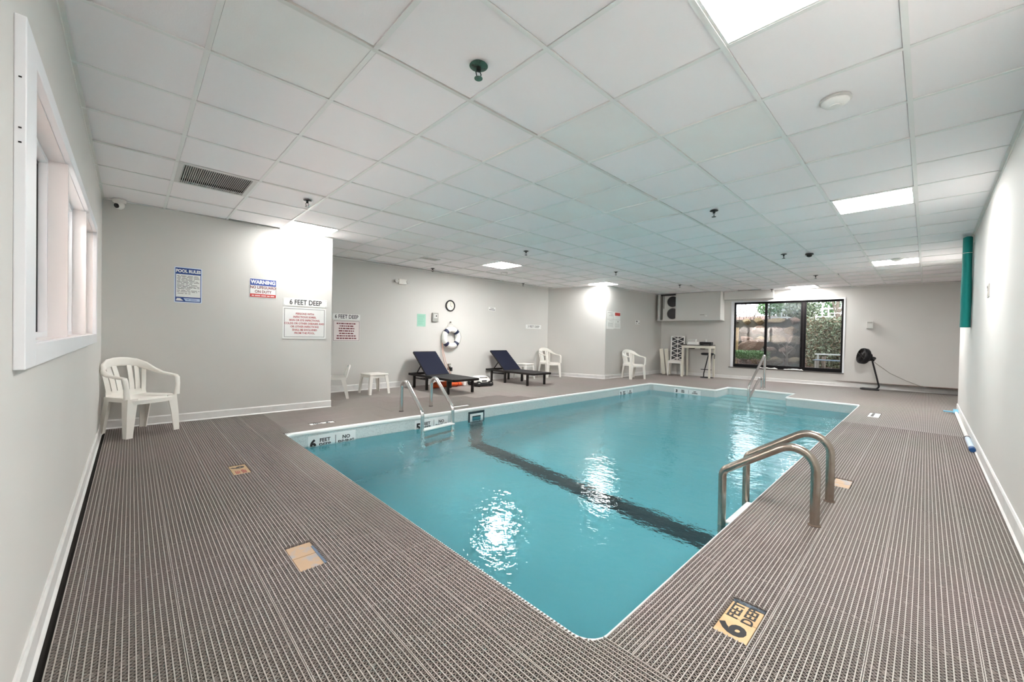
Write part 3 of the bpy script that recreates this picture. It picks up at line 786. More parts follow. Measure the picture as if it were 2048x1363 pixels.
# ------------------------------------------------------------------ big window
w1 = struct('window_1', 'wide black framed window of three panes looking onto a garden')
w1.location = WA; w1.rotation_euler = (0, 0, WRZ)
t = MB(); f = .055
t.box(WS0+.02, WS1-.005, .05, .12, WZ0+.006, WZ0+.095); t.box(WS0+.02, WS1-.005, .05, .12, WZ1-f, WZ1-.003)
t.box(WS0+.02, WS0+.062, .05, .12, WZ0+.095, WZ1-f); t.box(WS1-.045, WS1-.005, .05, .12, WZ0+.095, WZ1-f); t.build('frame', M['frame'], w1, bevel=.004)
for s, wd in ((2.885, .058), (3.735, .118)):
    t = MB(); t.box(s-wd/2, s+wd/2, .045, .115, WZ0+.095, WZ1-f); t.build('mullion', M['frame'], w1, bevel=.004)
t = MB(); t.box(3.735-.012, 3.735+.012, .038, .046, WZ0+.095, WZ1-f); t.build('meeting_rail', M['dark_metal'], w1)
t = MB(); t.box(3.672, 3.690, .015, .046, .96, 1.11); t.build('handle', M['black'], w1, bevel=.004)
for a, c in ((WS0+.06, 2.858), (2.912, 3.678), (3.792, WS1-.043)):
    t = MB(); t.box(a-.01, c+.01, .085, .091, WZ0+.09, WZ1-f+.01); t.build('pane', M['glass'], w1)
t = MB(); t.box(2.905, 3.685, .118, .120, WZ0+.09, WZ1-f+.01); t.build('insect_screen', M['screen'], w1)
t = MB(); t.box(2.89, 3.70, .112, .124, WZ0+.085, WZ0+.10); t.build('track', M['frame'], w1)
t = MB(); t.box(WS0-.005, WS0+.02, -.004, .21, WZ0, WZ1); t.box(WS1-.005, WS1+.03, -.012, .05, WZ0-.02, WZ1+.03); t.box(WS0, WS1, -.004, .05, WZ1-.003, WZ1+.03); t.box(WS0-.05, WS0-.005, -.012, 0, WZ0, WZ1+.03)
t.build('reveal', M['casing'], w1, bevel=.003)
t = MB(); t.box(WS0-.09, WS1+.03, -.03, .12, WZ0-.018, WZ0+.004); t.build('sill', mat('dark_sill_edge', srgb(92, 88, 84), .5), w1, bevel=.004)
for (a, c, l) in ((2.76, 3.19, 'crumpled white rag on the window sill below the first mullion'), (3.33, 3.76, 'crumpled white rag on the window sill left of the wide mullion')):
    t = MB(); rr = random.Random(int(a*100)); rings = []
    for k in range(13):
        x = a+(c-a)*k/12; h = .020+.022*rr.random(); dp = .035+.012*rr.random()
        if k in (0, 12): h *= .3; dp *= .5
        rings.append([(x, dp*math.cos(q)*1.0+rr.uniform(-.004, .004), max(0, h*(math.sin(q)*.5+.5)+rr.uniform(-.003, .003))) for q in [2*PI*j/10 for j in range(10)]])
    t.loft([[(p[0]-(a+c)/2, p[1], p[2]) for p in rg] for rg in rings])
    o = t.build('rag', M['paper'], None, 60, loc=WW((a+c)/2, -.005, WZ0+.005), rz=WRZ); tag(o, l, 'rag', 'rags on the sill')

# beam and air conditioner box over the table
t = MB(); t.box(1.86, 3.07, -.20, 0, 2.285, TOP-.09); structure(t.build('beam', M['wall'], None, bevel=.006, loc=WA, rz=WRZ))
r = thing('air_conditioner_box', 'white boxed-in air conditioner under the ceiling with two black fan holes', 'air conditioner', WW(0, 0, 0), WRZ)
bz0, bz1, dp = 1.705, CZ-.004, .52
t = MB(); t.box(.60, 1.84, -dp, -dp+.02, bz0, bz1); t.build('front_panel', M['wall'], r, bevel=.003)
t = MB(); t.box(1.82, 1.84, -dp+.02, -.001, bz0, bz1); t.build('side_panel', M['trim'], r)
t = MB(); t.box(.03, 1.85, -dp-.008, -.001, bz0-.022, bz0); t.build('bottom_panel', M['wall'], r, bevel=.003)
t = MB(); t.box(.05, .12, -dp+.02, -.001, bz0, bz1); t.build('unit_casing', M['lightgrey'], r)
t = MB(); t.box(.20, .60, -dp+.05, -dp+.40, bz0, bz1-.06); t.build('condenser', M['lightgrey'], r)
for z in (bz0+.19, bz0+.56):
    mm = Matrix.Translation((.50, -dp+.05, z)) @ Matrix.Rotation(PI/2, 4, 'X')
    t = MB(); t.lathe([(.165, 0), (.165, .006), (.150, .008), (.02, .009)], 28, mm); t.build('fan_opening', M['black'], r, 40)
    t = MB(); t.tube([(.50+.168*math.cos(q*PI/16), -dp+.044, z+.168*math.sin(q*PI/16)) for q in range(32)], .008, 6, close=True); t.build('fan_ring', M['greybox'], r, 60)
t = MB(); t.box(.14, .60, -dp+.04, -dp+.048, bz1-.05, bz1-.02); t.box(.225, .240, -dp+.04, -dp+.048, bz0+.35, bz1-.05); t.build('bracket', M['black'], r)
t = MB(); t.box(1.30, 1.42, -dp-.006, -dp, bz0+.13, bz0+.15); t.build('latch', M['greybox'], r)
t = MB(); t.box(1.45, 1.49, -dp-.002, -dp, bz0+.09, bz0+.12); t.build('sticker', M['paper'], r)

# ------------------------------------------------------------------ plastic chairs
def rail_ring(p, wv, tv, w_, t_):
    p, wv, tv = Vector(p), Vector(wv).normalized(), Vector(tv).normalized()
    c = []
    for k in range(10):
        a = 2*PI*k/10; ca, sa = math.cos(a), math.sin(a)
        c.append(p + wv*(w_/2)*math.copysign(abs(ca)**.7, ca) + tv*(t_/2)*math.copysign(abs(sa)**.7, sa))
    return c
def lleg(top, bot, sx, sy_, w0, w1, th=.010):
    """leg with an L section opening inwards: sx, sy_ are the outward directions"""
    rings = []
    for (c, w_) in ((top, w0), ((Vector(top)*.5+Vector(bot)*.5)+Vector((sx*.004, sy_*.004, 0)), (w0+w1)/2), (bot, w1)):
        c = Vector(c); x, y = -sx, -sy_
        L = [(0, 0), (x*w_, 0), (x*w_, y*th), (x*th, y*th), (x*th, y*w_), (0, y*w_)]
        rings.append([c+Vector((a, b_, 0)) for a, b_ in L])
    return MB().loft(rings)
def make_armchair(label, m, arms=True):
    r = thing('plastic_armchair' if arms else 'plastic_chair', label, 'chair')
    # seat: dished sheet with a rolled skirt (front is -y)
    nx, ny = 9, 9; top = []; 
    def seat_pt(i, j):
        u, v = i/(nx-1)*2-1, j/(ny-1); y = -.235+v*.44; hw = .238-.036*v
        z = .405-.012*v - .016*(1-u*u)*math.sin(PI*min(1, v*1.1)) - (.022*max(0, (.18-v)/.18)**2) + .006*abs(u)**3
        return Vector((u*hw, y-.018*(1-u*u)*(1-v), z))
    t = MB(); g = [[seat_pt(i, j) for i in range(nx)] for j in range(ny)]
    vs = [p for row in g for p in row] + [p-Vector((0, 0, .007)) for row in g for p in row]
    N = nx*ny; fs = []
    for j in range(ny-1):
        for i in range(nx-1):
            a = j*nx+i; fs += [(a, a+1, a+nx+1, a+nx), (N+a, N+a+nx, N+a+nx+1, N+a+1)]
    edge = [i for i in range(nx)] + [j*nx+nx-1 for j in range(1, ny)] + [(ny-1)*nx+i for i in range(nx-2, -1, -1)] + [j*nx for j in range(ny-2, 0, -1)]
    for k in range(len(edge)): a, c = edge[k], edge[(k+1) % len(edge)]; fs.append((a, c, N+c, N+a))
    t._add(vs, fs)
    t.build('seat', m, r, 50)
    t = MB(); ed = [vs[e] for e in edge]; cen = Vector((0, -.02, 0))
    out = [p + Vector(((p.x-cen.x), (p.y-cen.y), 0)).normalized()*.010 for p in ed]
    t.loft([ed, [p-Vector((0, 0, .004)) for p in out], [p-Vector((0, 0, .045)) for p in out], [p-Vector((0, 0, .045)) for p in ed]], cap=False, close=True); t.build('seat_rim', m, r, 50)
    for sx in (-1, 1):
        lleg((sx*.250, -.245, .40), (sx*.272, -.262, 0), sx, -1, .098, .060).build('leg', m, r)
        lleg((sx*.215, .195, .385), (sx*.222, .262, 0), sx, 1, .085, .050).build('leg', m, r)
    # horseshoe back rail running on into the arms
    if arms:
        half = [((.262, -.215, .612), (1, 0), .026, .012), ((.270, -.10, .622), (1, 0), .029, .012), ((.270, .03, .634), (1, .1), .029, .014), ((.258, .13, .660), (1, .35), .026, .026),
                ((.222, .215, .706), (.8, .7), .016, .042), ((.150, .275, .744), (.45, .9), .010, .048), ((.070, .300, .760), (.2, 1), .009, .048), ((0, .306, .764), (0, 1), .009, .048)]
        seq = half + [((-p[0], p[1], p[2]), (-o_[0], o_[1]), a_, b_) for p, o_, a_, b_ in reversed(half[:-1])]
        rings = []
        for p, o_, a_, b_ in seq:
            O = Vector((o_[0], o_[1], 0)).normalized(); U = Vector((0, 0, 1))
            rings.append([Vector(p) + O*a_*math.copysign(abs(math.cos(q))**.7, math.cos(q)) + (U+O*.12*(b_ > .03))*b_*math.copysign(abs(math.sin(q))**.7, math.sin(q)) for q in [2*PI*k/12 for k in range(12)]])
        MB().loft(rings).build('arm_rail', m, r, 60)
        for sx in (-1, 1):
            rg = [rail_ring((sx*.262, -.205, .618), (1,0,0), (0,1,0), .05, .03), rail_ring((sx*.266, -.232, .590), (1,0,0), (0,1,-.4), .05, .026), rail_ring((sx*.262, -.243, .52), (1,0,0), (0,1,0), .052, .024), rail_ring((sx*.254, -.238, .40), (1,0,0), (0,1,0), .070, .024)]
            MB().loft(rg).build('arm_post', m, r, 60)
    # back slats, fanned
    topz, topy = (.725, .292) if arms else (.58, .25)
    for k, (xb, xt) in enumerate([(-.170, -.205), (-.113, -.140), (-.057, -.075), (.057, .075), (.113, .140), (.170, .205)]):
        rings = []
        for f_ in (0, .25, .5, .75, 1):
            bow = math.sin(f_*PI)*.02
            z = .395+(topz-.395)*f_ - (.035*(abs(xt)/.2)**2*f_ if arms else 0); y = .195+(topy-.195)*f_**1.2 - .045*(abs(xb+(xt-xb)*f_)/.2)**2*f_ - bow*.4
            x = xb+(xt-xb)*f_**1.3; wd = .047
            rings.append([Vector((x-wd/2, y-.004, z)), Vector((x+wd/2, y-.004, z)), Vector((x+wd/2, y+.004, z)), Vector((x-wd/2, y+.004, z))])
        MB().loft(rings).build('slat', m, r)
    t = MB(); t.loft([[(-.205, .185, .385), (.205, .185, .385), (.205, .200, .385), (-.205, .200, .385)], [(-.198, .200, .455), (.198, .200, .455), (.198, .210, .455), (-.198, .210, .455)]]); t.build('lower_back', m, r, bevel=.003)
    if not arms:
        t = MB(); pts = [(-.20, .205, .40), (-.215, .25, .56), (-.12, .27, .60), (0, .275, .605), (.12, .27, .60), (.215, .25, .56), (.20, .205, .40)]
        t.tube(fillet(pts, .05, 4), .020, 8); t.build('back_frame', m, r, 60)
    return r
def face(az): return az + PI/2          # local front is -y
ch = make_armchair('white plastic armchair in the near corner below the white framed window', M['plastic_old'])
ch.location = (.055, 5.84, 0); ch.rotation_euler = (0, 0, math.radians(-60+90)); ch['group'] = 'white plastic armchairs'; ch.scale = (.90, .94, .98)
dup(ch, (8.42, 7.28, 0), face(math.radians(-103)), 'white plastic armchair in the alcove corner beyond the second lounger', 'white plastic armchairs')
dup(ch, (10.05, 5.62, 0), face(math.radians(-115)), 'white plastic armchair alone against the wall right of the white pillar', 'white plastic armchairs')
hc = make_armchair('white plastic chair half hidden behind the end of the sign wall', M['plastic'], arms=False)
hc.location = (2.50, 6.98, 0); hc.rotation_euler = (0, 0, face(math.radians(161))); hc.scale = (.88, .88, .90)
# side tables
def side_table(label, loc, rz, hgt, m):
    r = thing('plastic_side_table', label, 'side table', loc, rz, 'white plastic side tables')
    h = .185
    t = MB(); t.box(-h, h, -h, h, hgt-.03, hgt); t.build('table_top', m, r, bevel=.014)
    t = MB(); t.box(-h+.02, h-.02, -h+.02, -h+.035, hgt-.075, hgt-.03); t.box(-h+.02, h-.02, h-.035, h-.02, hgt-.075, hgt-.03); t.box(-h+.02, -h+.035, -h+.035, h-.035, hgt-.075, hgt-.03); t.box(h-.035, h-.02, -h+.035, h-.035, hgt-.075, hgt-.03); t.build('apron', m, r)
    for sx in (-1, 1):
        for sy_ in (-1, 1):
            lleg((sx*(h-.012), sy_*(h-.012), hgt-.02), (sx*(h+.022), sy_*(h+.022), 0), sx, sy_, .060, .042).build('leg', m, r)
    return r
side_table('small white plastic side table left of the nearer lounger', (3.26, 7.08, 0), .08, .37, M['plastic_old'])
side_table('small white plastic side table half hidden behind the second lounger', (7.42, 7.26, 0), .1, .40, M['plastic'])

# ------------------------------------------------------------------ loungers
def make_lounger(label):
    r = thing('sun_lounger', label, 'sun lounger', group='black sun loungers')
    hw, y0, y1, z = .29, -.78, .85, .270
    t = MB(); 
    for sx in (-1, 1):
        t.bar((sx*hw, y0+.02, z), (sx*hw, y1, z), .035, .045)
    t.bar((-hw, y0+.02, z), (hw, y0+.02, z), .04, .045); t.bar((-hw, y1-.02, z), (hw, y1-.02, z), .04, .045); t.build('frame', M['dark_metal'], r, bevel=.006)
    t = MB(); t.bar((-hw, .40, z-.065), (hw, .40, z-.065), .03, .025); t.bar((-hw+.03, .15, z-.07), (-hw+.03, .66, z-.07), .02, .02); t.bar((hw-.03, .15, z-.07), (hw-.03, .66, z-.07), .02, .02); t.build('cradle', M['dark_metal'], r)
    for sx in (-1, 1):
        for y in (-.58, .16, .64):
            t = MB(); t.box(sx*(hw-.005)-.022, sx*(hw-.005)+.022, y-.022, y+.022, 0, z-.02); t.build('leg', M['dark_metal'], r, bevel=.004)
    # sagging foot sling
    rings = []
    for k in range(13):
        f_ = k/12; y = y0+.03+f_*(.22-y0-.03); sag = .020*math.sin(PI*f_)
        rings.append([(-hw+.01, y, z+.025-sag*.3), (0, y, z+.020-sag), (hw-.01, y, z+.025-sag*.3), (hw-.01, y, z+.018-sag*.3), (0, y, z+.013-sag), (-hw+.01, y, z+.018-sag*.3)])
    MB().loft(rings).build('seat_sling', M['sling_g'], r, 60)
    # raised back
    by, bz, ty, tz = .20, z+.015, .73, .73
    d = Vector((0, ty-by, tz-bz)); n_ = Vector((0, -d.z, d.y)).normalized()
    bk = bpy.data.objects.new('backrest', MB().bar((-hw+.03, by, bz), (-hw+.03, ty, tz), .03, .03).bar((hw-.03, by, bz), (hw-.03, ty, tz), .03, .03).bar((-hw+.03, ty, tz), (hw-.03, ty, tz), .03, .03).bar((-hw+.03, by, bz), (hw-.03, by, bz), .03, .03).mesh('backrest', M['dark_metal']))
    COL.objects.link(bk); bk.parent = r
    rings = []
    for k in range(9):
        f_ = k/8; c = Vector((0, by, bz))+d*f_; sag = n_*(-.018*math.sin(PI*f_))
        rings.append([c+Vector((-hw+.02, 0, 0))+n_*.018, c+sag+n_*.012, c+Vector((hw-.02, 0, 0))+n_*.018, c+Vector((hw-.02, 0, 0))+n_*.012, c+sag+n_*.006, c+Vector((-hw+.02, 0, 0))+n_*.012])
    MB().loft(rings).build('back_sling', M['sling'], bk, 60)
    for sx in (-1, 1):
        c = Vector((sx*(hw-.045), by, bz))+d*.45
        t = MB(); t.bar(c, (sx*(hw-.045), .66, z-.02), .018, .018); t.build('prop', M['dark_metal'], r)
    return r
lg = make_lounger('black sun lounger with raised back nearest the left pool ladder')
lg.location = (4.53, 6.70, 0)
dup(lg, (6.68, 6.73, 0), 0, 'black sun lounger with raised back farther from the camera, before the corner armchair', 'black sun loungers')

# ------------------------------------------------------------------ things by the loungers
r = thing('rescue_bag', 'orange fabric rescue board bag lying under the nearer lounger', 'bag', (4.84, 7.02, 0), .05)
t = MB(); rings = []
for k in range(15):
    x = -.40+.80*k/14; e = min(1, (min(k, 14-k)+.6)/2.2); h = .125*e; dp = .11*e
    rings.append([(x, dp*math.cos(q), .062*e+.062*e*math.sin(q)+.004+random.uniform(-.004, .004)) for q in [2*PI*j/12 for j in range(12)]])
t.loft(rings); t.build('body', M['orange'], r, 60)
for x in (-.2, .22):
    t = MB(); t.tube([(x, .118*math.cos(q), .066+.068*math.sin(q)) for q in [2*PI*j/14 for j in range(14)]], .008, 6, close=True); t.build('strap', M['red'], r, 60)
t = MB(); t.box(.405, .47, -.08, .08, .0, .10); t.build('white_end', M['paper'], r, bevel=.02)
r = thing('pool_cleaner', 'white and black robotic pool cleaner on the deck between the loungers', 'pool cleaner', (5.60, 6.84, 0), -.15)
t = MB(); rings = []
for z, s in ((.085, 1.0), (.13, 1.0), (.18, .86), (.21, .62), (.218, .3)):
    rings.append([(.20*s*math.copysign(abs(math.cos(q))**.6, math.cos(q)), .17*s*math.copysign(abs(math.sin(q))**.6, math.sin(q)), z) for q in [2*PI*j/20 for j in range(20)]])
t.loft(rings); t.build('shell', M['plastic'], r, 50)
t = MB(); t.box(-.20, .20, -.19, .19, .03, .088); t.build('chassis', M['black'], r, bevel=.02)
for sx in (-1, 1):
    for sy_ in (-1, 1):
        mm = Matrix.Translation((sx*.15, sy_*.19, .058)) @ Matrix.Rotation(PI/2, 4, 'X')
        t = MB(); t.lathe([(.02, -.024), (.058, -.024), (.058, .024), (.02, .024)], 20, mm); o = t.build('wheel', M['black'], r, 40)
        t = MB(); t.lathe([(.006, -.028), (.030, -.027), (.030, .027), (.006, .028)], 14, mm); t.build('hub', M['greybox'], o, 40)
t = MB(); t.box(-.10, .10, -.150, -.128, .185, .198); t.build('handle', M['black'], r, bevel=.006)
t = MB(); t.box(-.06, .06, -.176, -.168, .105, .13); t.build('badge', M['black'], r)
t = MB(); t.box(-.21, .21, -.225, -.19, .012, .07); t.build('brush', M['black'], r, bevel=.015)

def on_alcove(name, label, cat, x, z, group=None): return thing(name, label, cat, (x, YA, z), 0, group)
def on_sign(name, label, cat, x, z, group=None):
    y = YS + (x-XL)*(YS2-YS)/(XS-XL); return thing(name, label, cat, (x, y, z), math.atan2(YS2-YS, XS-XL), group)
# life ring
r = on_alcove('life_ring', 'white life ring with four navy bands hung on the alcove wall', 'life ring', 5.285, 1.045)
Rm, rt_ = .190, .062; zc = -.068
t = MB(); t.tube([(Rm*math.cos(q*PI/24), zc, Rm*1.0*math.sin(q*PI/24)) for q in range(48)], rt_, 14, close=True); t.build('ring', M['buoy'], r, 60)
for k in range(4):
    a0 = PI/4+k*PI/2
    t = MB(); t.tube([(Rm*math.cos(a0+q), zc, Rm*math.sin(a0+q)) for q in [(-.17+.34*j/6) for j in range(7)]], rt_+.003, 14); t.build('band', M['navy'], r, 60)
t = MB()
for k in range(4):
    a0 = PI/4+k*PI/2
    t.tube([((Rm+rt_+.012+.02*math.sin(PI*j/12))*math.cos(a0+PI/2*j/12), zc, (Rm+rt_+.012+.02*math.sin(PI*j/12))*math.sin(a0+PI/2*j/12)) for j in range(13)], .004, 5)
t.tube([(-.12, zc, .22), (-.05, -.02, .34), (0, -.012, .355)], .003, 5); t.tube([(.10, zc, .22), (.04, -.02, .33), (0, -.012, .355)], .003, 5)
t.build('grab_rope', M['rope_w'], r, 60)
t = MB(); t.lathe([(.010, 0), (.010, .03), (.016, .034), (.004, .036)], 10, Matrix.Translation((0, 0, .355)) @ Matrix.Rotation(PI/2, 4, 'X')); t.build('hook', M['steel'], r, 40)
t = MB()
for dx, px in ((0, 0), (.03, .06)):
    t.tube([(-.262+dx*.3, zc-.03, -.12), (-.225+dx, -.05, -.3), (-.17+dx+px*.3, -.05, -.55), (-.10+dx+px, -.06, -.80), (-.02+dx+px, -.08, -.98), (.10+px, -.1, -1.03)], .006, 6)
o = t.build('rope', M['rope'], None, 60, loc=(5.285, YA, 1.045)); tag(o, 'faded pink rope hanging from the life ring down to the deck', 'rope')
# clock
r = on_alcove('wall_clock', 'round black rimmed wall clock above the life ring', 'clock', 5.283, 1.778)
mx_ = Matrix.Rotation(PI/2, 4, 'X')
t = MB(); t.lathe([(.100, .002), (.128, .002), (.132, .02), (.122, .032), (.104, .028)], 32, mx_, True); t.build('rim', M['black'], r, 40)
t = MB(); t.lathe([(.106, .004), (.106, .016), (.004, .0165)], 32, mx_); t.build('face', M['clockface'], r, 40)
t = MB(); t.bar((0, -.019, 0), (0, -.019, .075), .006, .002, (0,1,0)); t.build('minute_hand', M['greyink'], r)
t = MB(); t.bar((0, -.020, 0), (.045, -.020, -.030), .008, .002, (0,1,0)); t.build('hour_hand', M['greyink'], r)
t = MB()
for k in range(12):
    a = k*PI/6; t.bar((.085*math.sin(a), -.0172, .085*math.cos(a)), (.095*math.sin(a), -.0172, .095*math.cos(a)), .004, .001, (0,1,0))
t.build('hour_marks', M['greyink'], r)
# mint notice, thermostat box, emergency light, outlet, small plates
r = on_alcove('notice_sheet', 'pale mint green notice sheet on the alcove wall', 'notice', 4.54, 1.415)
t = MB(); t.box(-.105, .105, -.004, 0, -.135, .135); t.build('sheet', M['mint'], r)
t = MB()
for k in range(9): t.box(-.08, .08-.05*random.random(), -.0046, -.004, .10-.024*k, .107-.024*k)
t.build('print_lines', mat('faded_green_print', srgb(128, 180, 160), .6), r)
r = on_alcove('wall_box', 'small grey control box between the mint notice and the clock', 'control box', 4.873, 1.495)
t = MB(); t.box(-.075, .075, -.05, 0, -.095, .095); t.build('housing', M['greybox'], r, bevel=.006)
t = MB(); t.box(-.045, .045, -.053, -.05, -.02, .07); t.build('window', M['lightgrey'], r)
t = MB(); t.box(.0, .028, -.056, -.053, .012, .042); t.build('key_switch', M['black'], r)
r = on_alcove('emergency_light', 'white twin lamp emergency light high on the alcove wall', 'emergency light', 4.02, 2.20)
t = MB(); t.box(-.05, .13, -.06, 0, -.06, .045); t.build('housing', M['plastic'], r, bevel=.01)
for x in (-.10, .155):
    mm = Matrix.Translation((x, -.05, .0)) @ Matrix.Rotation(PI/2, 4, 'X')
    t = MB(); t.lathe([(.02, -.04), (.032, -.02), (.042, .02), (.036, .024), (.004, .022)], 16, mm); t.build('lamp_head', M['lightgrey'], r, 40)
    t = MB(); t.bar((x, -.03, 0), (x+(.07 if x < 0 else -.04), -.03, 0), .02, .02); t.build('arm', M['plastic'], r)
r = on_alcove('wall_outlet', 'wall outlet with black plugs low on the alcove wall', 'outlet', 5.285, .375)
t = MB(); t.box(-.045, .045, -.008, 0, -.07, .07); t.build('plate', M['steel'], r, bevel=.002)
t = MB(); t.box(-.022, .022, -.05, -.008, .01, .055); t.build('plug', M['greybox'], r, bevel=.005)
t = MB(); t.box(.0, .05, -.07, -.008, -.10, -.01); t.build('adapter', M['black'], r, bevel=.006)
t = MB(); t.tube([(.02, -.05, -.10), (.03, -.06, -.20), (.12, -.08, -.26), (.3, -.12, -.31), (.5, -.3, -.355)], .005, 6); t.build('cord', M['cable'], r, 60)
def small_plate(r, wd, ht, body, size, m=M['white'], ink=M['ink'], bold=.0008):
    t = MB(); t.box(-wd/2, wd/2, -.004, 0, -ht/2, ht/2); t.build('plate', m, r)
    text(body, size, ink, r, (0, -.0046, 0), bold=bold)
r = on_alcove('small_wall_plate', 'tiny white notice plate high on the alcove wall right of the clock', 'notice', 6.56, 1.782)
t = MB(); t.box(-.115, .115, -.004, 0, -.045, .045); t.build('plate', M['white'], r)
t = MB(); t.box(-.06, .06, -.0046, -.004, .012, .026); t.box(-.10, .10, -.0046, -.004, -.03, -.012); t.build('print_lines', M['greyink'], r)
r = on_alcove('depth_sign', 'thin white depth strip sign at the far end of the alcove wall', 'depth sign', 8.10, 1.38)
small_plate(r, .62, .11, '3 FEET DEEP', .088, M['white'], M['greyink'], .001)

# signs on the alcove and on the near wall
def bars(t, rows, y=-.0046, h=.012):
    """rows of illegible print: (z, centre x, half width) drawn as word-length dashes"""
    rr = random.Random(len(rows))
    for z, c, hw in rows:
        x = c-hw
        while x < c+hw-.01:
            l = min(rr.uniform(.018, .07), c+hw-x); t.box(x, x+l, y, y+.0006, z-h/2, z+h/2); x += l+.010
def deep_sign(r, wd, ht):
    t = MB(); t.box(-wd/2, wd/2, -.006, 0, .0, ht); t.build('board', M['white'], r, bevel=.001)
    text('6 FEET DEEP', ht*.93, M['ink'], r, (0, -.0066, ht*.5), bold=.0014, sx=.80)
    for x in (-wd/2+.012, wd/2-.012):
        for z in (.012, ht-.012):
            t = MB(); t.lathe([(.004, 0), (.003, .002)], 8, Matrix.Translation((x, -.006, z)) @ mx_); t.build('screw', M['greybox'], r)
r = on_sign('depth_sign', 'long white sign reading 6 feet deep on the wall end nearer the camera', 'depth sign', 1.797, 1.472, 'six feet deep signs'); deep_sign(r, .57, .105)
r = on_alcove('depth_sign', 'long white sign reading 6 feet deep on the alcove wall behind the wall end', 'depth sign', 2.935, 1.355, 'six feet deep signs'); deep_sign(r, .515, .11)
def health_sign(r, wd, ht, board, ink, rows, size, border):
    t = MB(); t.box(-wd/2, wd/2, -.006, 0, 0, ht); t.build('board', board, r, bevel=.001)
    t = MB(); a, c, e, g = -wd/2+.022, wd/2-.022, .024, ht-.016; q = .005
    t.box(a, c, -.0068, -.006, e, e+q); t.box(a, c, -.0068, -.006, g-q, g); t.box(a, a+q, -.0068, -.006, e+q, g-q); t.box(c-q, c, -.0068, -.006, e+q, g-q); t.build('border', border, r)
    n = len(rows)
    for k, s in enumerate(rows):
        text(s, size, ink, r, (0, -.0066, ht*.80-(ht*.62)*k/(n-1)), bold=.0009, sx=.92)
r = on_sign('health_notice', 'white notice with red print under the nearer 6 feet deep sign', 'notice', 1.786, 1.012, 'bathing notices')
health_sign(r, .57, .44, M['white'], M['redtext'], ['PERSONS WITH', 'INFECTIOUS SORES,', 'SKIN OR EYE INFECTIONS,', 'COLDS OR OTHER DISEASES AND', 'OR OTHER INFECTIONS', 'SHALL BE EXCLUDED', 'FROM THE POOL.'], .037, M['greyink'])
r = on_alcove('health_notice', 'white notice with dark red print under the 6 feet deep sign of the alcove', 'notice', 2.935, .948, 'bathing notices')
t = MB(); wd, ht = .51, .395
t.box(-wd/2, wd/2, -.006, 0, 0, ht); t.build('board', M['signpink'], r)
t = MB(); a, c, e, g = -wd/2+.012, wd/2-.012, .012, ht-.010; q = .006
t.box(a, c, -.0068, -.006, e, e+q); t.box(a, c, -.0068, -.006, g-q, g); t.box(a, a+q, -.0068, -.006, e+q, g-q); t.box(c-q, c, -.0068, -.006, e+q, g-q); t.build('border', M['greyink'], r)
t = MB(); bars(t, [(.335, 0, .185), (.288, 0, .13), (.242, 0, .145), (.196, 0, .145), (.150, 0, .135), (.104, 0, .18), (.058, 0, .185)], -.0068, .022); t.build('print_lines', M['maroon'], r)
# pool rules
r = on_sign('pool_rules_sign', 'tall blue and white pool rules sign on the near wall', 'sign', .491, 1.433)
wd, ht = .262, .425
def rrect(w_, h_, rad, z0=0, n=4):
    pts = []
    for cx_, cz_, a0 in ((w_/2-rad, z0+rad, -PI/2), (w_/2-rad, z0+h_-rad, 0), (-w_/2+rad, z0+h_-rad, PI/2), (-w_/2+rad, z0+rad, PI)):
        for k in range(n+1): a = a0+PI/2*k/n; pts.append((cx_+rad*math.cos(a), cz_+rad*math.sin(a)))
    return pts
MB().yprism(rrect(wd, ht, .012), -.004, 0).build('board', mat('pale_blue_white', srgb(214, 226, 242), .4), r)
MB().yprism(rrect(wd-.020, ht-.020, .006, .010), -.0048, -.004).build('border', M['blue'], r)
t = MB(); t.box(-wd/2+.016, wd/2-.016, -.0054, -.0048, .068, ht-.085); t.build('text_panel', M['white'], r)
text('POOL RULES', .050, M['white'], r, (0, -.0052, ht-.048), bold=.0022, sx=.82)
t = MB(); bars(t, [(.320, -.005, .100), (.306, 0, .100), (.290, 0, .105), (.274, -.02, .08), (.258, 0, .105), (.243, 0, .105), (.227, -.03, .075), (.210, -.01, .095), (.194, 0, .105), (.180, 0, .105), (.166, -.04, .06), (.146, 0, .105), (.130, -.01, .095), (.110, -.04, .06)], -.006, .0055); t.build('print_lines', M['greyink'], r)
t = MB(); t.yprism([(-.025, .020), (.112, .020), (.112, .055), (-.045, .055)], -.0054, -.0048); t.build('footer_panel', mat('pale_blue', srgb(190, 208, 232), .4), r)
t = MB(); bars(t, [(.038, .04, .055)], -.006, .006); t.build('footer_print', M['blue2'], r)
t = MB(); t.yprism([(-.115, .022), (-.045, .022), (-.075, .052), (-.105, .052)], -.0054, -.0048); t.build('emblem', M['white'], r)
# warning
r = on_sign('warning_sign', 'blue white and red warning sign about no lifeguard', 'sign', 1.270, 1.556)
wd, ht = .312, .250
MB().yprism(rrect(wd, ht, .006), -.004, 0).build('board', M['white'], r)
t = MB(); t.box(-wd/2+.006, wd/2-.006, -.0048, -.004, ht*.64, ht-.006); t.build('blue_band', M['blue2'], r)
t = MB(); t.box(-wd/2+.006, wd/2-.006, -.0048, -.004, .006, ht*.19); t.build('red_band', M['red'], r)
t = MB(); q = .004; t.box(-wd/2+.004, -wd/2+.004+q, -.0048, -.004, ht*.19, ht*.64); t.box(wd/2-.004-q, wd/2-.004, -.0048, -.004, ht*.19, ht*.64); t.build('side_border', M['greyink'], r)
text('WARNING', .066, M['white'], r, (0, -.0052, ht*.81), bold=.003, sx=.88)
text('NO LIFEGUARD', .050, M['maroon'], r, (0, -.0046, ht*.53), bold=.0012, sx=.84)
text('ON DUTY', .050, M['maroon'], r, (0, -.0046, ht*.31), bold=.0012, sx=.84)
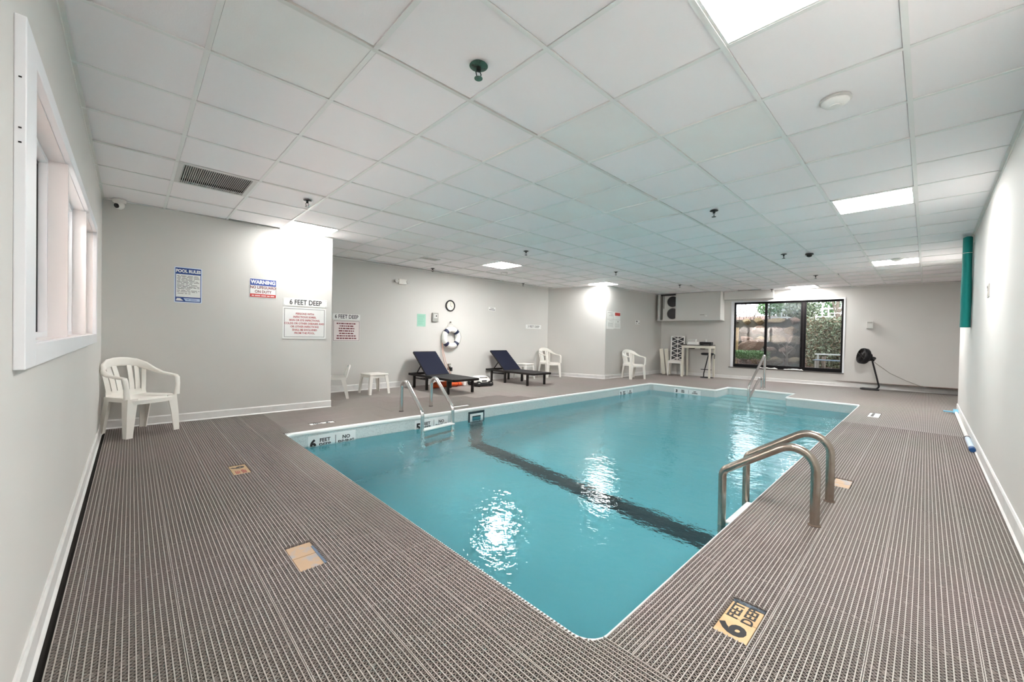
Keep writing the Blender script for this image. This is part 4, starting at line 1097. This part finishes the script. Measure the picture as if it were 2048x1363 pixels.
t = MB(); bars(t, [(ht*.10, 0, .13)], -.0054, .012); t.build('footer_print', M['signpink'], r)
# corner security camera
r = thing('security_camera', 'white turret security camera in the corner under the ceiling', 'camera', (-.105, 6.12, CZ-.002), math.radians(-60))
t = MB(); t.lathe([(.02, 0), (.055, 0), (.055, -.028), (.045, -.034)], 22); t.build('base', M['plastic'], r, 40)
t = MB(); t.lathe([(.004, .044), (.026, .036), (.042, .014), (.044, -.008), (.036, -.03), (.018, -.042), (.004, -.044)], 22, Matrix.Translation((0, 0, -.058))); o = t.build('ball', M['plastic'], r, 60)
mm = Matrix.Translation((.012, -.030, -.072)) @ Matrix.Rotation(PI/2+.35, 4, 'X') @ Matrix.Rotation(0, 4, 'Y')
t = MB(); t.lathe([(.025, -.006), (.025, .010), (.020, .014), (.003, .013)], 20, mm); t.build('lens', M['black'], r, 40)

# papers on the pillar side wall (faces -y)
def on_pillar(name, label, cat, x, z, group=None): return thing(name, label, cat, (x, YP, z), 0, group)
r = on_pillar('posted_paper', 'white posted papers nearest the pillar edge, without red heading', 'paper', 9.44, 1.60, 'papers posted by the pillar')
t = MB(); t.box(-.165, .155, -.006, 0, .03, .235); t.build('upper_sheet', M['paper'], r)
t = MB(); t.box(-.165, .155, -.008, 0, -.245, .015); t.build('lower_sheet', M['paper'], r)
t = MB(); bars(t, [(.20, -.02, .12), (.16, .05, .07), (.12, .03, .10)], -.0066, .012); bars(t, [(-.02, .02, .08), (-.08, 0, .12), (-.11, 0, .12), (-.14, 0, .12), (-.17, 0, .12)], -.0086, .007); t.build('print_lines', mat('pale_print', srgb(150, 150, 150), .6), r)
r = on_pillar('posted_paper', 'white posted papers with a red heading by the pillar', 'paper', 9.775, 1.60, 'papers posted by the pillar')
t = MB(); t.box(-.155, .16, -.006, 0, .02, .235); t.build('upper_sheet', M['paper'], r)
t = MB(); t.box(-.12, .15, -.0068, -.006, .13, .215); t.build('red_heading', M['red'], r)
t = MB(); t.box(-.155, .17, -.008, 0, -.225, .01); t.build('lower_sheet', M['paper'], r)
t = MB(); t.box(.02, .06, -.0086, -.008, -.05, -.015); bars(t, [(-.09, 0, .12), (-.12, 0, .12), (-.15, 0, .12), (-.18, 0, .12)], -.0086, .007); t.build('print_lines', M['greybox'], r)
r = on_pillar('small_wall_plate', 'tiny white plate with a dark mark right of the posted papers', 'notice', 10.91, 1.595)
t = MB(); t.box(-.12, .12, -.004, 0, -.06, .06); t.build('plate', M['white'], r)
t = MB(); t.box(-.09, .0, -.0046, -.004, .005, .045); t.box(.06, .10, -.0046, -.004, -.04, -.01); t.box(-.09, -.05, -.0046, -.004, -.04, -.02); t.build('dark_mark', M['greyink'], r)

# ------------------------------------------------------------------ table corner (window wall frame: x along wall, y into the wall)
r = thing('bar_table', 'tall cream table with a dark top under the air conditioner box', 'table', WW(1.24, .36, 0), WRZ)
L, W_, hgt = .80, .56, .935
t = MB(); t.box(-L/2, L/2, -W_/2, W_/2, hgt, hgt+.022); t.build('table_top', M['wood_dark'], r, bevel=.003)
t = MB(); h1 = hgt-.075
t.box(-L/2+.05, L/2-.05, -W_/2+.005, -W_/2+.025, h1, hgt); t.box(-L/2+.05, L/2-.05, W_/2-.025, W_/2-.005, h1, hgt); t.box(-L/2+.005, -L/2+.025, -W_/2+.05, W_/2-.05, h1, hgt); t.box(L/2-.025, L/2-.005, -W_/2+.05, W_/2-.05, h1, hgt); t.build('apron', M['tableleg'], r)
for sx in (-1, 1):
    for sy_ in (-1, 1):
        x, y = sx*(L/2-.027), sy_*(W_/2-.027); t = MB(); t.box(x-.025, x+.025, y-.025, y+.025, 0, hgt); t.build('leg', M['tableleg'], r, bevel=.003)
t = MB(); t.box(-.26, -.10, -.05, .02, h1-.028, h1-.002); t.box(.06, .18, -.05, .02, h1-.028, h1-.002); t.build('bracket', M['wood_dark'], r)
def on_table(x, y): return WW(1.24+x, .36-y, hgt+.0225)
r = thing('paper_stack', 'stack of white papers on the tall table', 'papers', on_table(-.12, -.05), WRZ+.06)
t = MB(); t.box(-.16, .175, -.13, .13, 0, .028); t.build('lower_sheets', M['paper'], r); t = MB(); t.box(-.15, .12, -.11, .11, .028, .085); t.build('upper_sheets', M['paper'], r)
r = thing('glass_box', 'clear plastic box standing on the white papers', 'box', on_table(-.16, -.03)+Vector((0, 0, .086)), WRZ)
t = MB(); t.box(-.10, .10, -.07, .07, 0, .06); t.build('body', M['lightgrey'], r, bevel=.006); t = MB(); t.box(-.105, .105, -.075, .075, .06, .072); t.build('lid', M['paper'], r)
r = thing('media_box', 'black media box on the tall table right of the papers', 'electronics', on_table(.222, -.03), WRZ-.02)
t = MB(); t.box(-.155, .155, -.12, .12, .008, .088); t.build('body', M['black'], r, bevel=.008); t = MB(); t.box(-.14, .14, -.124, -.120, .03, .06); t.build('display', M['dark_metal'], r)
for x in (-.12, .12):
    t = MB(); t.box(x-.02, x+.02, -.1, .1, 0, .008); t.build('foot', M['black'], r)
r = thing('paper_cup', 'white cup standing on the black media box', 'cup', on_table(.20, 0)+Vector((0, 0, .0885)), 0)
t = MB(); t.lathe([(.024, 0), (.034, .075), (.036, .078), (.032, .076), (.022, .004)], 18); t.build('body', M['paper'], r, 40)
r = thing('paper_sheet', 'dark folder lying at the left end of the tall table', 'folder', on_table(-.345, -.06), WRZ+.02)
t = MB(); t.box(-.04, .04, -.12, .12, 0, .014); t.build('cover', M['black'], r)
# white dining chair with black triangle pattern
r = thing('patterned_chair', 'white chair with tall back of black triangles left of the tall table', 'chair', WW(.60, .36, 0), WRZ+.12)
t = MB(); t.box(-.21, .21, -.21, .21, .42, .455); t.build('seat', M['plastic'], r, bevel=.012)
t = MB(); t.box(-.20, .20, -.20, -.18, .375, .42); t.box(-.20, .20, .18, .20, .375, .42); t.box(-.20, -.18, -.18, .18, .375, .42); t.box(.18, .20, -.18, .18, .375, .42); t.build('apron', M['plastic'], r)
for sx in (-1, 1):
    for sy_ in (-1, 1):
        t = MB(); t.loft([[(sx*.18+a, sy_*.18+c, .42) for a, c in ((-.025,-.025),(.025,-.025),(.025,.025),(-.025,.025))], [(sx*.195+a, sy_*.195+c, 0) for a, c in ((-.017,-.017),(.017,-.017),(.017,.017),(-.017,.017))]]); t.build('leg', M['plastic'], r)
bk = thing('x', 'x', 'x'); bpy.data.objects.remove(bk)
lean = Matrix.Rotation(-.10, 4, 'X'); base_ = Matrix.Translation((0, .185, .455)) @ lean
bw, bh = .345, .735
t = MB(); t.box(-bw/2, bw/2, 0, .02, 0, bh); o = t.build('back_panel', M['black'], r); o.matrix_local = base_
t = MB(); q = .028
t.box(-bw/2-q, -bw/2+.004, -.012, .026, -.02, bh+q); t.box(bw/2-.004, bw/2+q, -.012, .026, -.02, bh+q); t.box(-bw/2, bw/2, -.012, .026, bh, bh+q); t.box(-bw/2, bw/2, -.012, .026, -.02, .012); f2 = t.build('back_frame', M['plastic'], r); f2.matrix_local = base_
t = MB(); nrow = 5
t.bar((0, -.005, 0), (0, -.005, bh), .018, .012, (0,1,0))
for k in range(nrow):
    z0_, z1_ = bh*k/nrow, bh*(k+1)/nrow; zm = (z0_+z1_)/2
    if k % 2 == 0: segs = [((-bw/2, z1_), (bw/2, z0_)), ((-bw/2, z0_), (bw/2, z1_))]
    else: segs = [((-bw/2, z0_), (bw/2, z1_)), ((-bw/2, z1_), (bw/2, z0_))]
    for (xa_, za), (xb, zb_) in segs: t.bar((xa_, -.005, za), (xb, -.005, zb_), .018, .012, (0,1,0))
o = t.build('lattice', M['plastic'], r); o.matrix_local = base_
# bar stool with black seat
r = thing('bar_stool', 'black seated bar stool tucked under the tall table', 'stool', WW(1.50, .40, 0), WRZ)
t = MB(); t.lathe([(.02, .66), (.15, .662), (.175, .69), (.17, .715), (.14, .73), (.01, .735)], 24); t.build('seat', M['black'], r, 40)
t = MB(); t.tube(fillet([(.03, 0, .665), (-.085, 0, .12), (-.085, 0, .02)], .06, 6), .016, 8); t.build('stem', M['black'], r, 60)
t = MB(); t.tube(fillet([(.10, .05, .66), (.04, .05, .12), (.06, .05, .02)], .06, 6), .013, 8); t.build('rear_stem', M['black'], r, 60)
t = MB(); t.tube([(-.17, 0, .235), (.12, 0, .235)], .011, 8); t.build('footrest', M['black'], r, 60)
t = MB(); t.lathe([(.01, .022), (.17, .014), (.185, .004), (.185, 0)], 26); t.build('base', M['black'], r, 40)
t = MB(); t.tube(fillet([(.14, .0, .69), (.20, 0, .70), (.19, 0, .56)], .04, 5), .010, 8); t.build('arm', M['black'], r, 60)
# boards leaning by the corner
for k, (s, o_, lbl) in enumerate([(.13, .34, 'narrow white board leaning by the corner, left one of two'), (.27, .30, 'narrow white board leaning by the corner, beside the patterned chair')]):
    t = MB(); t.box(-.055, .055, -.012, .012, 0, .81)
    o = t.build('leaning_board', M['tableleg'], None, bevel=.003); tag(o, lbl, 'board', 'white boards leaning in the corner')
    o.rotation_mode = 'XYZ'; o.location = WW(s+.10, o_, .006); o.rotation_euler = (-.12, -.14, WRZ+.15)

# ------------------------------------------------------------------ fan, box, cable on the window wall
r = thing('wall_box', 'small grey box on the window wall above the fan', 'control box', WW(5.05, 0, 1.55), WRZ)
t = MB(); t.box(-.062, .062, -.075, 0, -.09, .09); t.build('housing', M['lightgrey'], r, bevel=.006)
t = MB(); t.box(-.045, .045, -.078, -.075, .04, .072); t.build('label_plate', M['greybox'], r)
r = thing('floor_fan', 'black tilting fan on a bent tube stand by the window wall', 'fan', WW(5.08, .30, 0), WRZ)
t = MB(); t.tube(fillet([(.15, -.16, .018), (-.17, -.16, .018), (-.17, .06, .018), (.17, .06, .018), (.02, .0, .70)], [.06, .06, .07], 7), .018, 10); t.build('stand', M['black'], r, 60)
axis = Vector((-.80, -.35, .18)).normalized(); q = Vector((0, 0, 1)).rotation_difference(axis).to_matrix().to_4x4()
hd = Matrix.Translation((-.10, -.03, .785)) @ q @ Matrix.Scale(1.1, 4)
t = MB(); t.lathe([(.05, -.10), (.085, -.085), (.09, -.03), (.155, -.02), (.172, 0), (.175, .07), (.165, .09), (.15, .085), (.15, .0), (.02, -.005)], 26, hd); t.build('housing', M['black'], r, 40)
t = MB()
for k in range(7): rr_ = .02+.022*k; t.tube([hd @ Vector((rr_*math.cos(a*PI/12), rr_*math.sin(a*PI/12), .088)) for a in range(24)], .0035, 4, close=True)
for k in range(8): a = k*PI/4; t.tube([hd @ Vector((.01*math.cos(a), .01*math.sin(a), .09)), hd @ Vector((.168*math.cos(a), .168*math.sin(a), .088))], .0035, 4)
t.build('grille', M['dark_metal'], r, 60)
for k in range(5):
    a = 2*PI*k/5; t = MB()
    pts = [Vector((.025*math.cos(a), .025*math.sin(a), .03)), Vector((.14*math.cos(a-.35), .14*math.sin(a-.35), .02)), Vector((.14*math.cos(a+.35), .14*math.sin(a+.35), .06))]
    t.loft([[hd @ p for p in pts], [hd @ (p+Vector((0, 0, .004))) for p in pts]]); t.build('blade', M['black'], r)
t = MB(); t.bar((.02, 0, .68), (.05, .02, .78), .07, .05); t.obox((.03, 0, .76), (.12, .06, .05), Matrix.Rotation(.5, 3, 'Y')); t.build('bracket', M['black'], r, bevel=.008)
t = MB(); t.tube([(.06, .02, .66), (.10, .10, .62), (.35, .20, .40), (.62, .24, .25), (.86, .25, .145), (1.10, .25, .115), (1.42, .25, .125), (1.9, .25, .12)], .007, 6); t.build('cord', M['cable'], r, 60)

# ------------------------------------------------------------------ right wall things
r = thing('foam_roll', 'teal foam roll hanging from the ceiling at the end of the right wall', 'foam roll', (7.75, YR+.050, 0), 0)
rings = []
for k in range(15):
    f_ = k/14; z = 1.335+(CZ-.03-1.335)*f_; ry = .047-.004*f_ + (.003 if 3 < k < 8 else 0); off = .010*f_
    rings.append([(.11*math.cos(a), ry*math.sin(a)+off*0, z) for a in [2*PI*j/24 for j in range(24)]])
MB().loft(rings).build('sheet', M['teal'], r, 50)
t = MB(); t.tube([(.112*math.cos(a), .047*math.sin(a), 2.285+.008*math.cos(a)) for a in [2*PI*j/24 for j in range(24)]], .003, 5, close=True); t.build('tie', M['rope_w'], r, 60)
t = MB(); t.tube([(-.08, -.02, CZ-.03), (-.11, -.035, CZ-.012), (-.15, -.044, CZ-.03), (-.16, -.045, CZ-.12)], .003, 5); t.build('cord', M['rope_w'], r, 60)
r = thing('wall_switch', 'grey switch plate on the right wall', 'switch', (5.73, YR, 1.615), PI)
t = MB(); t.box(-.058, .058, -.007, 0, -.062, .062); t.build('plate', M['greybox'], r, bevel=.002)
for z in (-.026, .026):
    t = MB(); t.box(-.022, .022, -.012, -.007, z-.018, z+.018); t.build('toggle', M['lightgrey'], r, bevel=.002)
t = MB(); t.box(.01, .03, -.013, -.012, .02, .04); t.build('lock', M['ink'], r)
r = thing('pool_pole', 'white telescopic pool pole with a blue end cap lying along the right wall', 'pole', (6.30, YR+.036, .024), 0)
t = MB(); t.tube([(.09, 0, 0), (3.2, .0, 0)], .019, 12); t.build('tube', M['plastic'], r, 60)
t = MB(); t.tube([(.09, 0, 0), (.72, 0, 0)], .0225, 12); t.build('grip_sleeve', mat('pale_blue_sleeve', srgb(206, 222, 234), .4), r, 60)
t = MB(); t.tube([(-.02, 0, 0), (-.01, 0, 0), (.085, 0, 0), (.095, 0, 0)], [.021, .026, .026, .022], 12); t.build('end_cap', M['dblue'], r, 60)
t = MB(); t.tube([(.72, 0, 0), (.76, 0, 0)], .0255, 12); t.build('locking_collar', M['black'], r, 60)
t = MB(); t.bar((3.18, 0, 0), (3.34, .0, .03), .06, .03); t.bar((3.25, -.03, .005), (3.25, .14, .005), .05, .02); t.build('bracket', M['lblue'], r, bevel=.005)

# ------------------------------------------------------------------ garden outside the window
gz = .24
b = MB(); b.box(12.75, 30, -14, 22, gz-.3, gz-.005)
t = MB(); NX, NY = 34, 40; rg = random.Random(11)
def gh(x, y):    # bank rising behind the boulders
    return gz + max(0, (x-15.4))*.62*min(1, 1) - max(0, x-18.2)*.55 + .05*math.sin(x*3+y*2)
g = [[(12.95+i*.34, -5+j*.36, gh(12.95+i*.34, -5+j*.36) + rg.uniform(-.02, .02) if 12.95+i*.34 > 13.3 else gz-.1) for i in range(NX)] for j in range(NY)]
t._add([p for row in g for p in row], [(j*NX+i, j*NX+i+1, (j+1)*NX+i+1, (j+1)*NX+i) for j in range(NY-1) for i in range(NX-1)])
structure(t.build('ground', M['ground'], None, 60), 'leaf strewn garden ground rising behind the boulders')
def boulder(label, c, size, m, seed, rz=0):
    rr = random.Random(seed); bm = bmesh.new(); bmesh.ops.create_icosphere(bm, subdivisions=3, radius=1)
    ph = [(Vector((rr.uniform(-1, 1), rr.uniform(-1, 1), rr.uniform(-1, 1))).normalized(), rr.uniform(.55, .9)) for _ in range(12)]
    for v in bm.verts:
        n_ = v.co.normalized(); k = 1.0
        for d, lim in ph:
            dd = n_.dot(d)
            if dd*k > lim: k = lim/dd
        v.co = n_*k*(1+.03*math.sin(n_.x*9+seed)*math.cos(n_.z*7))
    me = bpy.data.meshes.new('boulder'); bm.to_mesh(me); bm.free(); me.materials.append(m)
    for p in me.polygons: p.use_smooth = True
    me.set_sharp_from_angle(angle=math.radians(28))
    o = bpy.data.objects.new('boulder', me); COL.objects.link(o); o.location = c; o.scale = size; o.rotation_euler = (rr.uniform(-.2, .2), rr.uniform(-.2, .2), rz)
    return tag(o, label, 'boulder', 'boulders of the garden bank')
ORD = ['first', 'second', 'third', 'fourth', 'fifth', 'sixth', 'seventh', 'eighth', 'ninth']
boulder('large reddish slab leaning against the boulders in the left pane of the window', (15.12, 4.12, .92), (.17, .56, .26), M['rock_c'], 77, .0).rotation_euler = (-.55, .1, 0)
rb = random.Random(21)
for k, (zc, hz, nm) in enumerate([(.44, .17, 'lowest'), (.80, .17, 'second'), (1.15, .17, 'middle'), (1.49, .165, 'fourth'), (1.80, .13, 'top')]):
    yy = 5.25-rb.uniform(0, .25); q = 0
    while yy > 2.98:
        wy = rb.uniform(.17, min(.31, (yy-2.63)/2)); c = ('rock_a', 'rock_b', 'rock_c', 'rock_b', 'rock_a')[rb.randrange(5)]
        cn = {'rock_a': 'tan', 'rock_b': 'grey', 'rock_c': 'reddish'}[c]
        if q < len(ORD): boulder('%s boulder, %s from the left in the %s course of the garden bank' % (cn, ORD[q], nm), (15.55+.10*k+rb.uniform(-.04, .04), yy-wy, zc), (.24, wy*.96, hz), M[c], 31+k*11+q, 0)
        yy -= 2*wy+.015; q += 1
b = MB(); b.box(15.95, 16.2, 2.6, 5.6, 0, 1.86); structure(b.build('bank_backing', M['soilwall']), 'dark earth behind the stacked boulders')
def leaves(t, n, fn, size, rr):
    for _ in range(n):
        p = Vector(fn(rr)); d = Vector((rr.uniform(-1, 1), rr.uniform(-1, 1), rr.uniform(-.6, 1))).normalized(); e = d.orthogonal().normalized()
        e.rotate(Matrix.Rotation(rr.uniform(0, 6.28), 3, d)); f_ = d.cross(e); s = size*rr.uniform(.6, 1.3)
        t._add([p-e*s, p-f_*s*.45+d*s*.12, p+e*s, p+f_*s*.45+d*s*.12], [(0, 1, 2), (0, 2, 3)])
def mass(name, label, cat, m, n, fn, size, seed, trunk=None, m2=None):
    rr = random.Random(seed); r = thing(name, label, cat, (0, 0, 0))
    t = MB(); leaves(t, n, fn, size, rr); me = bpy.data.meshes.new('foliage'); me.from_pydata(t.v, [], t.f); me.materials.append(m)
    o = bpy.data.objects.new('foliage', me); COL.objects.link(o); o.parent = r; o['kind'] = 'stuff'
    if m2:
        t = MB(); leaves(t, n//2, fn, size, rr); me = bpy.data.meshes.new('dry_foliage'); me.from_pydata(t.v, [], t.f); me.materials.append(m2)
        o = bpy.data.objects.new('dry_foliage', me); COL.objects.link(o); o.parent = r; o['kind'] = 'stuff'
    if trunk:
        t = MB()
        for path, rad in trunk: t.tube(path, rad, 7)
        t.build('stems', M['twig'], r, 60)
    return r
def blob(c, s):
    def fn(rr):
        while True:
            p = Vector((rr.uniform(-1, 1), rr.uniform(-1, 1), rr.uniform(-1, 1)))
            if .35 < p.length < 1: return (c[0]+p.x*s[0], c[1]+p.y*s[1], c[2]+p.z*s[2])
    return fn
mass('garden_hedge', 'low clipped green hedge at the foot of the boulders in the left pane', 'hedge', M['hedge'], 2600, lambda q: (14.45+q.uniform(-.2, .2), q.uniform(3.42, 4.9), .62+q.uniform(-.10, .17)), .035, 1,
     [([(14.45, 3.45+.12*k, gz), (14.45+.05*math.sin(k), 3.48+.12*k, .6)], .012) for k in range(12)])
t = MB(); rr = random.Random(4)
for _ in range(240):
    p = Vector((13.80+rr.uniform(-.25, .15), rr.uniform(2.6, 4.8), gz+rr.uniform(.0, .28))); d = Vector((rr.uniform(-1, 1), rr.uniform(-1, 1), rr.uniform(-.3, .8))).normalized()*rr.uniform(.05, .16); t.bar(p-d, p+d, .008, .008)
o = t.build('dry_twigs', M['twig']); tag(o, 'dry brown twigs below the garden hedge', 'twigs', kind='stuff')
mass('ivy_bank', 'dense leafy ivy bank filling the right pane', 'ivy', M['ivy'], 5200, lambda q: (15.0+q.uniform(-.05, .4)+.25*0, q.uniform(.2, 2.58), q.uniform(.35, 1.86)), .045, 2, None, M['ivy_b'])
b = MB(); b.box(15.52, 15.75, -1.5, 2.6, 0, 1.80); structure(b.build('retaining_wall', M['soilwall']), 'dark stone retaining wall behind the ivy')
mass('evergreen_shrub', 'green shrub above the boulders at the first mullion', 'shrub', M['hedge'], 900, blob((16.7, 3.95, 2.35), (.4, .42, .35)), .05, 3, [([(16.7, 3.95, 1.0), (16.7, 3.95, 2.3)], .03)])
mass('evergreen_shrub', 'pale green shrub on top of the bank in the middle pane', 'shrub', M['ivy'], 1500, blob((16.5, 2.95, 2.25), (.22, .52, .40)), .05, 5, [([(16.5, 2.95, 1.0), (16.5, 2.95, 2.3)], .03)])
mass('evergreen_shrub', 'green shrub at the right end of the bank by the fence', 'shrub', M['hedge'], 900, blob((16.4, .95, 2.30), (.4, .62, .4)), .05, 6, [([(16.4, .95, 1.0), (16.4, .95, 2.2)], .03)])
mass('background_shrub', 'tall green shrub behind the white picket fence in the right pane', 'shrub', M['hedge'], 2600, lambda q: (18.6+q.uniform(-.4, .4), q.uniform(-.6, 2.9), q.uniform(1.2, 2.72+.25*math.sin(q.uniform(0, 6)))), .08, 14, [([(18.6, .3+.7*k, .3), (18.6, .35+.7*k, 2.3)], .04) for k in range(4)], M['ivy'])
mass('background_shrub', 'grey green shrub far behind the middle pane', 'shrub', M['ivy'], 1700, lambda q: (18.7+q.uniform(-.4, .4), q.uniform(3.1, 4.15), q.uniform(1.0, 2.65)), .08, 15, [([(18.7, 3.2+.5*k, .3), (18.7, 3.25+.5*k, 2.3)], .04) for k in range(2)])
def bare_tree(label, base, hgt, spread, seed, m, rad=.03, n=5):
    r = thing('bare_tree', label, 'tree', base); rr = random.Random(seed)
    t = MB(); t.tube([(0, 0, -.1), (.03, .02, hgt*.35), (.0, .06, hgt*.6)], [rad, rad*.8, rad*.6], 8); t.build('trunk', m, r, 60)
    for k in range(n):
        a = 2*PI*k/n+rr.uniform(-.3, .3); z0_ = hgt*rr.uniform(.3, .6); e = (spread*math.cos(a), spread*math.sin(a), z0_+hgt*rr.uniform(.25, .5)); t = MB()
        mid = (e[0]*.45, e[1]*.45, z0_+(e[2]-z0_)*.35); t.tube([(0.02, .03, z0_), mid, e], [rad*.5, rad*.35, rad*.12], 6)
        for q in range(4):
            f_ = .4+.15*q; p = Vector(mid).lerp(Vector(e), f_); d = Vector((rr.uniform(-1, 1), rr.uniform(-1, 1), rr.uniform(0, 1)))*spread*.4; t.tube([p, p+d*.5+Vector((0, 0, .03)), p+d], [rad*.2, rad*.14, rad*.06], 5)
        t.build('branch', m, r, 60)
bare_tree('bare branching shrub before the boulders in the middle pane', (14.72, 2.98, gz), 1.25, .40, 8, M['bark'], .03, 6)
M['blossom'] = mat('pink_tan_twig_leaf', (.30, .19, .16), .7)
mass('blossom_shrub', 'thin pinkish brown shrub against the sky at the top of the left pane', 'shrub', M['blossom'], 700, lambda q: (17.0+q.uniform(-.3, .3), q.uniform(4.3, 5.35), q.uniform(1.75, 2.62)), .028, 16, [([(17.0, 4.4+.12*k, 1.0), (17.0+.05*math.sin(k*2), 4.42+.12*k, 2.3)], .010) for k in range(8)])
bare_tree('bare pinkish shrub against the white sky in the left pane', (17.9, 4.75, .9), 2.0, .5, 19, M['bark'], .022, 9)
bare_tree('bare tree rising above the ivy behind the right pane', (16.6, 1.98, .9), 2.9, .38, 12, M['bark'], .06, 7)
o = MB().tube([(14.95, 4.55, gz-.1), (14.97, 4.53, .9), (14.95, 4.5, 1.55)], [.10, .085, .07], 10).build('tree_stump', M['bark_y'], None, 60); tag(o, 'yellow brown cut trunk at the left edge of the window view', 'stump')
r = thing('picket_fence', 'white picket fence along the top of the garden bank', 'fence', (17.3, 0, 1.85))
for k in range(26):
    t = MB(); t.yprism([(-.02, 0), (.02, 0), (.02, .52), (0, .56), (-.02, .52)], -.01, .01); o = t.build('picket', M['fence_w'], r, loc=(0, -.2+.17*k, 0), rz=PI/2)
for z in (.14, .42):
    t = MB(); t.box(.012, .04, -.35, 4.2, z-.025, z+.025); t.build('rail', M['fence_w'], r)
r = thing('garden_bench', 'grey metal garden bench before the ivy in the right pane', 'bench', (14.55, 1.85, gz), PI/2)
t = MB(); t.box(-.62, .42, -.02, .02, .50, .535); t.build('top_rail', M['lightgrey'], r)
t = MB(); t.box(-.55, .40, .05, .40, .34, .365); t.build('seat', mat('blue_grey_paint', srgb(110, 124, 140), .5), r)
for x in (-.5, .34):
    for y in (.0, .36):
        t = MB(); t.box(x-.02, x+.02, y-.02, y+.02, -.06, .36 if y else .5); t.build('leg', M['greybox'], r)
for k, (y, l) in enumerate([(2.22, 'short weathered wooden post left of the garden bench, nearer the mullion'), (2.08, 'short weathered wooden post touching the end of the garden bench')]):
    t = MB(); t.lathe([(.05, -.1), (.05, .42), (.04, .44), (.004, .445)], 12); o = t.build('wooden_post', M['bark'], None, 40, loc=(14.72, y, gz)); tag(o, l, 'post', 'wooden posts in the garden')

# lettering becomes plain mesh
bpy.context.view_layer.update()
dg = bpy.context.evaluated_depsgraph_get()
for o in [o for o in COL.objects if o.type == 'FONT']:
    me = bpy.data.meshes.new_from_object(o.evaluated_get(dg)); me.name = 'lettering'
    n = bpy.data.objects.new('lettering', me); COL.objects.link(n)
    n.parent = o.parent; n.location = o.location; n.rotation_euler = o.rotation_euler; n.scale = o.scale
    if not me.materials: me.materials.append(o.data.materials[0])
    bpy.data.objects.remove(o)
